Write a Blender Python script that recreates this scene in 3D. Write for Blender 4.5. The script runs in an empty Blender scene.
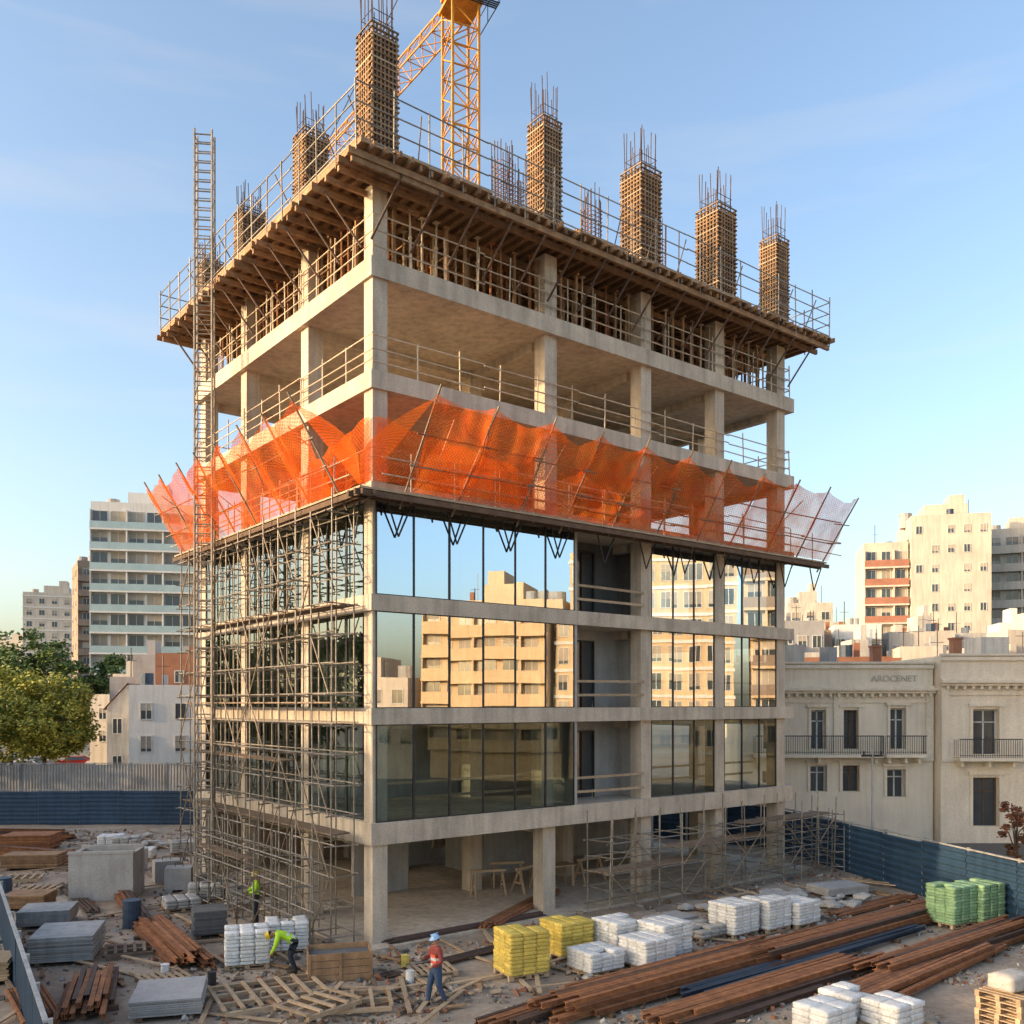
import bpy, bmesh, math, random
from mathutils import Vector, Matrix
import mathutils.noise as mn
random.seed(7)
S=bpy.context.scene; COL=S.collection
CAMP=Vector((0,0,7.43))
# ------------------------------------------------------------ mesh builder
class MB:
    def __init__(s): s.v=[];s.f=[];s.m=[]
    def poly(s,pts,m=0):
        b=len(s.v); s.v+= [tuple(p) for p in pts]; s.f.append(tuple(range(b,b+len(pts)))); s.m.append(m)
    def box(s,x0,x1,y0,y1,z0,z1,m=0):
        b=len(s.v)
        s.v+=[(x0,y0,z0),(x1,y0,z0),(x1,y1,z0),(x0,y1,z0),(x0,y0,z1),(x1,y0,z1),(x1,y1,z1),(x0,y1,z1)]
        for f in ((0,3,2,1),(4,5,6,7),(0,1,5,4),(1,2,6,5),(2,3,7,6),(3,0,4,7)):
            s.f.append(tuple(b+i for i in f)); s.m.append(m)
    def obox(s,M,sx,sy,sz,m=0):
        t=MB(); t.box(-sx/2,sx/2,-sy/2,sy/2,-sz/2,sz/2,m); s.add(t,M)
    def add(s,o,M=None,m=None):
        b=len(s.v)
        for v in o.v: s.v.append(tuple(M@Vector(v)) if M else v)
        for f,mm in zip(o.f,o.m): s.f.append(tuple(b+i for i in f)); s.m.append(mm if m is None else m)
    def beam(s,p,q,w,h,m=0):
        p=Vector(p);q=Vector(q);d=q-p;L=d.length
        if L<1e-6: return
        d/=L; up=Vector((0,0,1)) if abs(d.z)<.95 else Vector((1,0,0))
        x=d.cross(up).normalized(); z=x.cross(d)
        M=Matrix((x,d,z)).transposed().to_4x4(); M.translation=(p+q)/2
        s.obox(M,w,L,h,m)
    def tube(s,p,q,r,m=0,n=6,r2=None,cap=True):
        p=Vector(p);q=Vector(q);d=(q-p)
        if d.length<1e-6: return
        d.normalize(); a=d.orthogonal().normalized(); c=d.cross(a); r2=r if r2 is None else r2
        b=len(s.v)
        for (o,rr) in ((p,r),(q,r2)):
            for i in range(n):
                t=2*math.pi*i/n; s.v.append(tuple(o+(a*math.cos(t)+c*math.sin(t))*rr))
        for i in range(n):
            j=(i+1)%n; s.f.append((b+i,b+j,b+n+j,b+n+i)); s.m.append(m)
        if cap:
            s.f.append(tuple(b+i for i in reversed(range(n)))); s.m.append(m)
            s.f.append(tuple(b+n+i for i in range(n))); s.m.append(m)
    def ball(s,c,rx,ry,rz,m=0,nu=10,nv=7):
        b=len(s.v); c=Vector(c)
        for j in range(nv+1):
            ph=math.pi*j/nv
            for i in range(nu):
                t=2*math.pi*i/nu
                s.v.append((c.x+rx*math.sin(ph)*math.cos(t),c.y+ry*math.sin(ph)*math.sin(t),c.z+rz*math.cos(ph)))
        for j in range(nv):
            for i in range(nu):
                k=(i+1)%nu
                s.f.append((b+j*nu+i,b+(j+1)*nu+i,b+(j+1)*nu+k,b+j*nu+k)); s.m.append(m)
    def mesh(s,name,mats,smooth=False):
        me=bpy.data.meshes.new(name); me.from_pydata(s.v,[],s.f)
        for m in mats: me.materials.append(m)
        me.polygons.foreach_set('material_index',s.m)
        if smooth: me.polygons.foreach_set('use_smooth',[True]*len(s.f))
        me.update(); return me
def place(name,me,parent=None,loc=(0,0,0),rot=(0,0,0),label=None,category=None,group=None,kind=None):
    o=bpy.data.objects.new(name,me); COL.objects.link(o)
    o.location=loc; o.rotation_euler=rot
    if parent: o.parent=parent
    if label:o["label"]=label
    if category:o["category"]=category
    if group:o["group"]=group
    if kind:o["kind"]=kind
    return o
def thing(name,label,category,loc=(0,0,0),rz=0,group=None):
    o=place(name,None,None,loc,(0,0,rz),label,category,group); o.empty_display_size=.3; return o
def part(parent,name,mb,mats,smooth=False,**k):
    if not isinstance(mats,(list,tuple)): mats=[mats]
    return place(name,mb.mesh(name,mats,smooth),parent,**k)
def pmat(parent):
    return Matrix.Translation(parent.location)@parent.rotation_euler.to_matrix().to_4x4()
def members(parent,name,segs,r,mat,limit=90,beamsz=None,n=6):
    W=pmat(parent)
    segs=sorted(segs,key=lambda s:((W@((Vector(s[0])+Vector(s[1]))/2))-CAMP).length)
    for s in segs[:limit]:
        m=MB()
        if beamsz: m.beam(s[0],s[1],*beamsz)
        else: m.tube(s[0],s[1],r,n=n)
        part(parent,name,m,mat)
    if len(segs)>limit:
        m=MB()
        for s in segs[limit:]:
            if beamsz: m.beam(s[0],s[1],*beamsz)
            else: m.tube(s[0],s[1],r,n=4)
        part(parent,name,m,mat,kind="stuff")
def copy_thing(root,loc,rz,label=None,scale=(1,1,1)):
    n=root.copy(); COL.objects.link(n); n.location=loc; n.rotation_euler=(0,0,rz); n.scale=scale
    if label:n["label"]=label
    for c in [c for c in root.children]:
        k=c.copy(); COL.objects.link(k); k.parent=n
        for g in [g for g in c.children]:
            h=g.copy(); COL.objects.link(h); h.parent=k
    return n
# ------------------------------------------------------------ materials
def M_(name,c1,c2=None,scale=1.5,rough=.8,metal=0,bump=.15,fine=25,streak=0,spec=.4,objrand=0,contrast=.25):
    m=bpy.data.materials.new(name); m.use_nodes=True; nt=m.node_tree; N=nt.nodes; L=nt.links
    b=N['Principled BSDF']; b.inputs['Roughness'].default_value=rough; b.inputs['Metallic'].default_value=metal
    b.inputs['Specular IOR Level'].default_value=spec
    if c2 is None: c2=tuple(x*.72 for x in c1)
    g=N.new('ShaderNodeNewGeometry')
    n1=N.new('ShaderNodeTexNoise'); n1.inputs['Scale'].default_value=scale; n1.inputs['Detail'].default_value=6; n1.inputs['Roughness'].default_value=.62
    L.new(g.outputs['Position'],n1.inputs['Vector'])
    r=N.new('ShaderNodeValToRGB'); r.color_ramp.elements[0].position=.5-contrast/1.3; r.color_ramp.elements[1].position=.5+contrast/1.3
    r.color_ramp.elements[0].color=(*c2,1); r.color_ramp.elements[1].color=(*c1,1)
    L.new(n1.outputs['Fac'],r.inputs['Fac'])
    n2=N.new('ShaderNodeTexNoise'); n2.inputs['Scale'].default_value=fine; n2.inputs['Detail'].default_value=4
    L.new(g.outputs['Position'],n2.inputs['Vector'])
    mr=N.new('ShaderNodeMapRange'); mr.inputs['From Min'].default_value=.3; mr.inputs['From Max'].default_value=.7; mr.inputs['To Min'].default_value=.82; mr.inputs['To Max'].default_value=1.12
    L.new(n2.outputs['Fac'],mr.inputs['Value'])
    mx=N.new('ShaderNodeVectorMath'); mx.operation='SCALE'; L.new(r.outputs['Color'],mx.inputs[0]); L.new(mr.outputs['Result'],mx.inputs['Scale'])
    last=mx.outputs[0]
    if streak:
        mp=N.new('ShaderNodeMapping'); mp.inputs['Scale'].default_value=(2.2,2.2,.22); L.new(g.outputs['Position'],mp.inputs['Vector'])
        n3=N.new('ShaderNodeTexNoise'); n3.inputs['Scale'].default_value=1.6; n3.inputs['Detail'].default_value=5; L.new(mp.outputs[0],n3.inputs['Vector'])
        m3=N.new('ShaderNodeMapRange'); m3.inputs['From Min'].default_value=.42; m3.inputs['From Max'].default_value=.68; m3.inputs['To Min'].default_value=1; m3.inputs['To Max'].default_value=1-streak
        L.new(n3.outputs['Fac'],m3.inputs['Value'])
        x3=N.new('ShaderNodeVectorMath'); x3.operation='SCALE'; L.new(last,x3.inputs[0]); L.new(m3.outputs['Result'],x3.inputs['Scale']); last=x3.outputs[0]
    if objrand:
        oi=N.new('ShaderNodeObjectInfo'); m4=N.new('ShaderNodeMapRange'); m4.inputs['To Min'].default_value=1-objrand; m4.inputs['To Max'].default_value=1+objrand*.6
        L.new(oi.outputs['Random'],m4.inputs['Value'])
        x4=N.new('ShaderNodeVectorMath'); x4.operation='SCALE'; L.new(last,x4.inputs[0]); L.new(m4.outputs['Result'],x4.inputs['Scale']); last=x4.outputs[0]
    L.new(last,b.inputs['Base Color'])
    if bump:
        bp=N.new('ShaderNodeBump'); bp.inputs['Strength'].default_value=bump; bp.inputs['Distance'].default_value=.03
        L.new(n2.outputs['Fac'],bp.inputs['Height']); L.new(bp.outputs[0],b.inputs['Normal'])
    return m
def glassm(name,fac,tint,rough=.0,gcol=(.95,.95,.95)):
    m=bpy.data.materials.new(name); m.use_nodes=True; nt=m.node_tree; N=nt.nodes; L=nt.links
    N.remove(N['Principled BSDF']); o=N['Material Output']
    t=N.new('ShaderNodeBsdfTransparent'); t.inputs[0].default_value=(*tint,1)
    g=N.new('ShaderNodeBsdfGlossy'); g.inputs[0].default_value=(*gcol,1); g.inputs['Roughness'].default_value=rough
    geo=N.new('ShaderNodeNewGeometry'); nz=N.new('ShaderNodeTexNoise'); nz.inputs['Scale'].default_value=.7; nz.inputs['Detail'].default_value=0
    L.new(geo.outputs['Position'],nz.inputs['Vector'])
    bp=N.new('ShaderNodeBump'); bp.inputs['Strength'].default_value=.12; bp.inputs['Distance'].default_value=.01; L.new(nz.outputs['Fac'],bp.inputs['Height']); L.new(bp.outputs[0],g.inputs['Normal'])
    mx=N.new('ShaderNodeMixShader')
    lw=N.new('ShaderNodeFresnel'); lw.inputs['IOR'].default_value=1.5
    ad=N.new('ShaderNodeMath'); ad.operation='ADD'; ad.use_clamp=True; ad.inputs[1].default_value=fac; L.new(lw.outputs[0],ad.inputs[0])
    L.new(ad.outputs[0],mx.inputs[0]); L.new(t.outputs[0],mx.inputs[1]); L.new(g.outputs[0],mx.inputs[2]); L.new(mx.outputs[0],o.inputs['Surface'])
    return m
CONC=M_('concrete',(.66,.55,.42),(.47,.39,.30),.8,.85,streak=.26,bump=.25)
CONC2=M_('concrete_grey',(.49,.46,.42),(.37,.345,.315),1.1,.9,streak=.15)
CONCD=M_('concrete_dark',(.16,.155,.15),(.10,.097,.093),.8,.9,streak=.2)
BLOCK=M_('blockwork',(.42,.30,.21),(.29,.20,.15),2,.9)
WOOD=M_('formwork_timber',(.42,.25,.13),(.23,.13,.065),3,.8,streak=.2,objrand=.3)
WOODG=M_('weathered_shutter_timber',(.31,.215,.14),(.17,.115,.075),4,.85,objrand=.35)
WOODL=M_('pale_timber',(.55,.40,.25),(.39,.27,.165),3,.8,objrand=.25)
WOODD=M_('dark_timber',(.17,.105,.06),(.10,.06,.04),3,.85,objrand=.3)
PLY=M_('plywood',(.46,.31,.18),(.31,.21,.12),.9,.7)
RUST=M_('rusty_steel',(.42,.17,.065),(.20,.08,.035),4,.8,objrand=.4,bump=.3)
RUSTD=M_('dark_rusty_steel',(.14,.075,.045),(.07,.045,.035),4,.7,objrand=.3)
TUBE=M_('galvanised_tube',(.38,.33,.27),(.20,.165,.125),5,.5,metal=.2,objrand=.35,bump=0)
TUBEB=M_('weathered_tube',(.33,.25,.17),(.17,.12,.08),5,.6,metal=.1,objrand=.35,bump=0)
TUBEL=M_('painted_tube',(.64,.52,.37),(.44,.33,.22),5,.6,objrand=.2,bump=0)
DARKM=M_('dark_metal',(.035,.035,.04),(.02,.02,.02),5,.45,bump=0)
YEL=M_('crane_paint',(.74,.32,.03),(.50,.21,.02),2,.5,bump=0)
BLUEF=M_('blue_sheet',(.035,.08,.14),(.02,.05,.095),.8,.5,streak=.25,objrand=.2)
BLUES=M_('blue_steel',(.05,.08,.12),(.03,.045,.07),3,.5,objrand=.3)
GREYF=M_('grey_sheet',(.44,.43,.41),(.32,.31,.30),.8,.5,streak=.3,objrand=.15)
WHITE=M_('white_render',(.76,.73,.68),(.66,.63,.58),.25,.85,streak=.12)
OFFW=M_('weathered_white_render',(.62,.57,.50),(.44,.40,.35),.4,.9,streak=.25)
CREAM=M_('cream_render',(.66,.58,.48),(.52,.45,.37),.2,.85,streak=.18)
CREAMW=M_('warm_render',(.74,.54,.32),(.58,.42,.25),.2,.85,streak=.15)
STONE=M_('old_render',(.86,.76,.60),(.72,.62,.49),.5,.9,streak=.10)
GREYR=M_('grey_render',(.44,.42,.40),(.32,.305,.29),.5,.9,streak=.1)
BRICK=M_('brick_render',(.36,.16,.09),(.25,.11,.065),1,.9)
BROWNR=M_('brown_render',(.34,.25,.18),(.25,.185,.14),.4,.9,streak=.1)
TILE=M_('roof_tile',(.34,.15,.09),(.22,.1,.06),2,.85)
GROUNDM=M_('site_soil',(.50,.39,.285),(.24,.185,.135),.5,.95,bump=.8,fine=6,contrast=.26)
FARG=M_('city_ground',(.16,.15,.13),(.10,.10,.09),.05,.95)
ASPH=M_('asphalt',(.06,.06,.06),(.045,.045,.045),.5,.9)
PAVE=M_('pavement',(.28,.27,.25),(.2,.19,.18),1,.9)
BAGW=M_('white_bag',(.80,.78,.74),(.64,.62,.59),6,.6,objrand=.12,bump=.4,fine=18)
BAGY=M_('yellow_bag',(.80,.60,.14),(.66,.47,.08),6,.6,objrand=.2,bump=.5,fine=18)
BAGG=M_('green_bag',(.34,.52,.28),(.23,.38,.20),6,.6,objrand=.2,bump=.5,fine=18)
BAGC=M_('grey_bag',(.48,.45,.41),(.36,.34,.31),6,.7,objrand=.2,bump=.5)
GL1=glassm('clear_facade_glass',.03,(.74,.82,.82),gcol=(.50,.62,.68))
GL2=glassm('middle_facade_glass',.44,(.55,.62,.62))
GL3=glassm('reflective_facade_glass',.60,(.40,.46,.5),gcol=(.74,.85,.98))
GLS=glassm('side_glass',.22,(.42,.52,.50),gcol=(.8,.9,.9))
GLD=M_('dark_window_glass',(.06,.075,.085),(.035,.04,.045),.4,.12,spec=.8,bump=0)
GLB=M_('balcony_glass',(.40,.50,.50),(.30,.40,.41),.5,.15,spec=.8,bump=0)
BLIND=M_('window_blind',(.42,.36,.28),(.35,.3,.24),1,.7,bump=0,objrand=.3)
REDW=M_('red_shutter',(.42,.19,.12),(.32,.13,.08),1,.6)
FRAMEW=M_('white_frame',(.66,.64,.60),None,2,.6,bump=0)
SKIN=M_('skin',(.42,.24,.16),(.36,.2,.13),20,.6,bump=0)
HAIR=M_('hair',(.03,.02,.015),None,20,.7,bump=0)
DENIM=M_('denim',(.05,.085,.16),(.035,.06,.11),8,.9)
NAVY=M_('dark_trousers',(.03,.035,.05),(.02,.025,.035),8,.9)
BOOT=M_('boot_leather',(.06,.04,.025),None,8,.7)
HIV=M_('hi_vis_lime',(.50,.80,.04),(.40,.66,.03),8,.8,bump=0)
HIO=M_('hi_vis_red',(.90,.13,.05),(.75,.09,.03),8,.8,bump=0)
REFL=M_('reflective_tape',(.75,.75,.72),None,8,.3,bump=0)
SHIRT=M_('shirt',(.30,.06,.05),(.22,.05,.04),8,.9)
HELB=M_('pale_blue_helmet',(.35,.55,.78),(.30,.48,.70),8,.3,bump=0)
HELY=M_('yellow_helmet',(.80,.55,.04),None,8,.3,bump=0)
BARK=M_('bark',(.12,.085,.055),(.07,.05,.035),6,.95)
LEAF1=M_('leaf_green',(.13,.18,.035),(.08,.115,.025),1,.7,bump=0)
LEAF2=M_('leaf_yellow_green',(.42,.38,.055),(.27,.26,.04),1,.7,bump=0)
LEAF3=M_('leaf_dark',(.05,.08,.02),(.03,.045,.014),1,.7,bump=0)
LEAFR=M_('leaf_russet',(.26,.09,.04),(.16,.06,.03),1,.7,bump=0)
def netmat(name,c1,c2,lo,hi,tint):
    m=bpy.data.materials.new(name); m.use_nodes=True; nt=m.node_tree; N=nt.nodes; L=nt.links
    N.remove(N['Principled BSDF']); o=N['Material Output']
    g=N.new('ShaderNodeNewGeometry'); nz=N.new('ShaderNodeTexNoise'); nz.inputs['Scale'].default_value=1.3; nz.inputs['Detail'].default_value=5
    L.new(g.outputs['Position'],nz.inputs['Vector'])
    r=N.new('ShaderNodeValToRGB'); r.color_ramp.elements[0].position=.35; r.color_ramp.elements[1].position=.65
    r.color_ramp.elements[0].color=(*c1,1); r.color_ramp.elements[1].color=(*c2,1); L.new(nz.outputs['Fac'],r.inputs['Fac'])
    d=N.new('ShaderNodeBsdfDiffuse'); L.new(r.outputs[0],d.inputs[0])
    tr=N.new('ShaderNodeBsdfTranslucent'); L.new(r.outputs[0],tr.inputs[0])
    m1=N.new('ShaderNodeMixShader'); m1.inputs[0].default_value=.5; L.new(d.outputs[0],m1.inputs[1]); L.new(tr.outputs[0],m1.inputs[2])
    tp=N.new('ShaderNodeBsdfTransparent'); tp.inputs[0].default_value=(*tint,1)
    ch=N.new('ShaderNodeTexChecker'); ch.inputs['Scale'].default_value=17; tc=N.new('ShaderNodeTexCoord'); L.new(tc.outputs['UV'],ch.inputs['Vector'])
    mr=N.new('ShaderNodeMapRange'); mr.inputs['To Min'].default_value=lo; mr.inputs['To Max'].default_value=hi; L.new(ch.outputs['Fac'],mr.inputs['Value'])
    n2=N.new('ShaderNodeTexNoise'); n2.inputs['Scale'].default_value=.9; n2.inputs['Detail'].default_value=3; L.new(g.outputs['Position'],n2.inputs['Vector'])
    m3=N.new('ShaderNodeMapRange'); m3.inputs['From Min'].default_value=.4; m3.inputs['From Max'].default_value=.65; m3.inputs['To Min'].default_value=-.12; m3.inputs['To Max'].default_value=.18; L.new(n2.outputs['Fac'],m3.inputs['Value'])
    ad=N.new('ShaderNodeMath'); ad.operation='ADD'; ad.use_clamp=True; L.new(mr.outputs[0],ad.inputs[0]); L.new(m3.outputs[0],ad.inputs[1])
    m2=N.new('ShaderNodeMixShader'); L.new(ad.outputs[0],m2.inputs[0]); L.new(tp.outputs[0],m2.inputs[1]); L.new(m1.outputs[0],m2.inputs[2])
    L.new(m2.outputs[0],o.inputs['Surface']); return m
NET=netmat('orange_safety_net',(1.0,.15,.02),(1.0,.26,.045),.36,.66,(1,.86,.78))
NETS=netmat('sheer_orange_net',(.62,.15,.09),(.8,.22,.12),.28,.52,(1,.84,.80))
# ------------------------------------------------------------ camera, world, sun
cd=bpy.data.cameras.new("camera"); cam=bpy.data.objects.new("camera",cd); COL.objects.link(cam)
cam.location=CAMP; cam.rotation_euler=(math.radians(90),0,0); cd.sensor_width=36; cd.lens=923/1024*36; cd.shift_y=.1875; cd.clip_end=6000; S.camera=cam
SAZ=math.radians(252); SEL=math.radians(13)
w=bpy.data.worlds.new("World"); S.world=w; w.use_nodes=True; nt=w.node_tree; N=nt.nodes; L=nt.links
sky=N.new('ShaderNodeTexSky'); sky.sky_type='NISHITA'; sky.sun_disc=False; sky.sun_elevation=SEL; sky.sun_rotation=SAZ; sky.air_density=1.0; sky.dust_density=3.4; sky.ozone_density=1.4
bg=N['Background']; bg.inputs['Strength'].default_value=.43
tc=N.new('ShaderNodeTexCoord'); mp=N.new('ShaderNodeMapping'); mp.inputs['Scale'].default_value=(1.5,1.5,11); L.new(tc.outputs['Generated'],mp.inputs['Vector'])
nz=N.new('ShaderNodeTexNoise'); nz.inputs['Scale'].default_value=1.7; nz.inputs['Detail'].default_value=7; nz.inputs['Roughness'].default_value=.5; L.new(mp.outputs[0],nz.inputs['Vector'])
mr=N.new('ShaderNodeMapRange'); mr.inputs['From Min'].default_value=.52; mr.inputs['From Max'].default_value=.8; mr.inputs['To Max'].default_value=.22; L.new(nz.outputs['Fac'],mr.inputs['Value'])
mx=N.new('ShaderNodeMixRGB'); mx.blend_type='MIX'; mx.inputs[2].default_value=(2.5,2.2,1.9,1); L.new(mr.outputs[0],mx.inputs[0]); L.new(sky.outputs[0],mx.inputs[1]); L.new(mx.outputs[0],bg.inputs['Color'])
sd=bpy.data.lights.new("sun","SUN"); sun=bpy.data.objects.new("sun",sd); COL.objects.link(sun); sd.energy=5.0; sd.angle=math.radians(.5); sd.color=(1,.70,.41)
sv=Vector((math.sin(SAZ)*math.cos(SEL),math.cos(SAZ)*math.cos(SEL),math.sin(SEL)))
sun.rotation_euler=(-sv).to_track_quat('-Z','Y').to_euler(); sun.location=sv*100
S.view_settings.view_transform='Standard'; S.view_settings.look='None'; S.view_settings.exposure=0
# ------------------------------------------------------------ ground
m=MB(); m.poly([(-2500,-600,0),(2500,-600,0),(2500,4000,0),(-2500,4000,0)]); place("ground",m.mesh("ground",[FARG]),kind="structure")
m=MB()
nx,ny=90,80
def gh(x,y): return .03+.035*mn.noise(Vector((x*.35,y*.35,0)))+.02*mn.noise(Vector((x*1.5,y*1.5,3)))
X0,X1,Y0,Y1=-34,18.5,14,58
for j in range(ny+1):
    for i in range(nx+1):
        x=X0+(X1-X0)*i/nx; y=Y0+(Y1-Y0)*j/ny; m.v.append((x,y,gh(x,y)))
for j in range(ny):
    for i in range(nx):
        a=j*(nx+1)+i; m.f.append((a,a+1,a+nx+2,a+nx+1)); m.m.append(0)
place("site_ground",m.mesh("site_ground",[GROUNDM],True),kind="structure")
m=MB(); m.poly([(-120,86,.004),(10,86,.004),(10,122,.004),(-120,122,.004)]); place("road",m.mesh("road",[ASPH]),kind="structure")
m=MB(); m.poly([(19.2,-40,.004),(27,-40,.004),(27,44,.004),(19.2,44,.004)]); place("road",m.mesh("road",[ASPH]),kind="structure")
m=MB(); m.box(-120,10,82.5,86,0,.12); place("pavement",m.mesh("pavement",[PAVE]),kind="structure")
m=MB(); m.box(-120,10,122,125,0,.12); place("pavement",m.mesh("pavement",[PAVE]),kind="structure")
# ------------------------------------------------------------ main building
C=(-4.2,28.5,0); ROT=math.atan2(.619,.786)
CX=[0.1,6.95,11.8,16.2,20.4]; CY=[0.1,4.6,10.0,14.5]
TOPS=[0.10,3.8,7.3,10.78,14.2,17.6,21.05]; TH=[.1,.68,.5,.5,.5,.55,.6]
B=thing("building_under_construction","unfinished concrete building with glazed lower floors and open upper floors","building",C,ROT)
for k in range(7):
    m=MB()
    if k==0: m.box(-.9,21.9,-.9,15.6,0,.12)
    else: m.box(-.38,21.1,-.38,15.0,TOPS[k]-TH[k],TOPS[k])
    part(B,"floor_slab",m,CONC)
for x in CX:
    for y in CY:
        m=MB(); cx,cy=x,y
        hw=.26 if (x<1 and y<1) else .28
        if x<1 and y<1: cx=cy=-.02
        if y<1 and 6<x<8:
            m.box(cx-hw,cx+hw,-.1,.46,0,TOPS[1]); m.box(cx-hw,cx+hw,.0,.56,TOPS[1],TOPS[4]); m.box(cx-hw,cx+hw,-.18,.38,TOPS[4],23.3)
        else: m.box(cx-hw,cx+hw,cy-hw,cy+hw,0,23.3)
        part(B,"column",m,CONC)
m=MB()
for k in range(1,7):
    z=TOPS[k]-TH[k]
    for y in CY[1:]: m.box(.4,20.8,y-.15,y+.15,z-.28,z)
    for x in CX[1:]: m.box(x-.15,x+.15,.7,14.2,z-.3,z-.003)
part(B,"downstand_beam",m,CONC,kind="stuff")
m=MB(); m.box(9,13.6,6.5,9.5,.12,23.2); part(B,"lift_core",m,CONC2)
def wallpart(n,a,mat): q=MB(); q.box(*a); part(B,n,q,mat)
for k in range(0,4):  # rear and side walls added to cut daylight from behind
    z0=TOPS[k]; z1=TOPS[k+1]-TH[k+1]
    wallpart("added_rear_wall",(.45,13.0,14.7,14.9,z0,z1),BLOCK); 
    if k==0: wallpart("added_side_wall",(20.75,20.95,8,14.1,z0,z1),CONC2)
    if k==0:
        for a in ((2.6,5.0,6.2,6.4),(5.3,8.99,10.6,10.8),(13.61,20.7,8.0,8.2)): wallpart("added_partition_wall",(*a,z0,z1),CONC2)  # inner walls added to keep the lower storeys dark
    else:
        for a in ((3.6,7.4,6.2,6.35),(13.7,17.6,5.6,5.75),(3.2,3.35,7.0,12)): wallpart("added_partition_wall",(*a,z0,z1),CONC2)
for a in ((7.6,8.99,9.6,9.8,17.6,20.4),(13.7,17,9.9,10.1,17.6,20.4),(2,6,9.8,9.95,14.2,17),(13.7,18,7,7.2,14.2,17)): wallpart("brick_partition",a,BLOCK)
def win(parent,x0,x1,z0,z1,axis,off,glass,transom=None):
    cx=(x0+x1)/2; wd=(x1-x0); m=MB(); t=.03
    m.box(-wd/2,-wd/2+t,-.02,.03,0,z1-z0); m.box(wd/2-t,wd/2,-.02,.03,0,z1-z0)
    m.box(-wd/2+t,wd/2-t,-.02,.03,0,t); m.box(-wd/2+t,wd/2-t,-.02,.03,z1-z0-t,z1-z0)
    if transom: m.box(-wd/2+t,wd/2-t,-.018,.028,transom,transom+t)
    if axis=='x': loc=(cx,off,z0); rz=0
    else: loc=(off,cx,z0); rz=-math.pi/2
    o=part(parent,"window",m,DARKM,loc=loc,rot=(0,0,rz))
    p=MB(); hw=wd/2-t+.01; tz=random.uniform(-.008,.008); tx=random.uniform(-.004,.004)
    hh=z1-z0-t+.01
    p.poly([(-hw,-hw*tz-tx,.03),(hw,hw*tz-tx,.03),(hw,hw*tz+tx,hh),(-hw,-hw*tz+tx,hh)])
    part(o,"pane",p,glass)
for k in (1,2,3):
    z0=TOPS[k]+.003; z1=TOPS[k+1]-TH[k+1]-.003
    for a,b,n in ((-.18,7.95,6),(12.12,15.88,3),(16.52,20.08,3)):
        for i in range(n):
            u=a+(b-a)*i/n; v=a+(b-a)*(i+1)/n; win(B,u+.005,v-.005,z0,z1,'x',-.31 if n==6 else -.14,(GL1,GL2,GL3)[k-1],transom=None)
    for a,b,n in ((.3,4.3,3),(4.9,9.7,4),(10.3,14.2,3)):
        for i in range(n):
            u=a+(b-a)*i/n; v=a+(b-a)*(i+1)/n; win(B,u+.005,v-.005,z0,z1,'y',-.14,GLS,transom=1.0)
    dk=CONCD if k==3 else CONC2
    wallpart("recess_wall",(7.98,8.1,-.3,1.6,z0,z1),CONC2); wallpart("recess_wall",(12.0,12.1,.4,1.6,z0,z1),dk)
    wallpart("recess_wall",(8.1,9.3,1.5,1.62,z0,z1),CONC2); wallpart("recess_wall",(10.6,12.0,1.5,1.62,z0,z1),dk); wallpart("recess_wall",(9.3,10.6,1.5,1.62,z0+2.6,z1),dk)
    m=MB(); m.box(9.3,9.36,1.44,1.5,z0,z0+2.6); m.box(10.54,10.6,1.44,1.5,z0,z0+2.6); m.box(9.92,9.98,1.45,1.5,z0,z0+2.53); m.box(9.36,10.54,1.44,1.5,z0+2.53,z0+2.6)
    m.box(9.36,9.92,1.52,1.54,z0,z0+2.53,1); m.box(9.98,10.54,1.52,1.54,z0,z0+2.53,1); part(B,"door",m,[DARKM,GLD])
    g=[]
    for z in (.45,.95): g.append(((8.1,-.25,z0+z),(11.6,-.25,z0+z+random.uniform(-.05,.05))))
    if k<3:
        for z in (.55,1.05):
            g.append(((.4,.9,z0+z),(7.7,.9,z0+z+random.uniform(-.04,.04)))); g.append(((12.3,.9,z0+z),(19.8,.9,z0+z)))
    members(B,"guard_rail",g,.03,WOODL,beamsz=(.03,.09))
def rail(parent,pts,z0,h,nr,step,r,mat,pn="rail_post",rn="guard_rail"):
    posts=[];rails=[]
    for (a,b) in zip(pts[:-1],pts[1:]):
        a=Vector(a);b=Vector(b);Ln=(b-a).length;n=max(1,round(Ln/step))
        for i in range(n):
            p=a+(b-a)*(i/n); posts.append(((p.x,p.y,z0),(p.x+random.uniform(-.04,.04),p.y+random.uniform(-.04,.04),z0+h+random.uniform(-.05,.2))))
        for j in range(nr):
            z=z0+h*(j+1)/nr-.05
            k=max(1,round(Ln/4.5))
            for q in range(k):
                p=a+(b-a)*(q/k); s=a+(b-a)*((q+1)/k); dz=random.uniform(-.05,.05)
                rails.append(((p.x,p.y,z+dz),(s.x,s.y,z+random.uniform(-.05,.05))))
    members(parent,pn,posts,r,mat); members(parent,rn,rails,r*.9,mat)
GR=thing("guard_railing","tubular guard railing along open concrete floor edges","railing",C,ROT)
rail(GR,[(-.28,14.7),(-.28,-.28),(20.9,-.28),(20.9,14.7),(-.28,14.7)],17.6,1.15,3,1.6,.026,TUBEL)
GR=thing("guard_railing","tubular guard railing along the netted concrete floor edge","railing",C,ROT)
rail(GR,[(-.28,14.7),(-.28,-.28),(20.9,-.28)],14.2,1.15,3,1.6,.024,TUBEL)
GR=thing("guard_railing","tubular guard railing around the storey below the formwork deck","railing",C,ROT)
rail(GR,[(-.28,14.7),(-.28,-.28),(20.9,-.28),(20.9,14.7)],21.05,1.35,3,1.3,.028,TUBEL)
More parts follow.
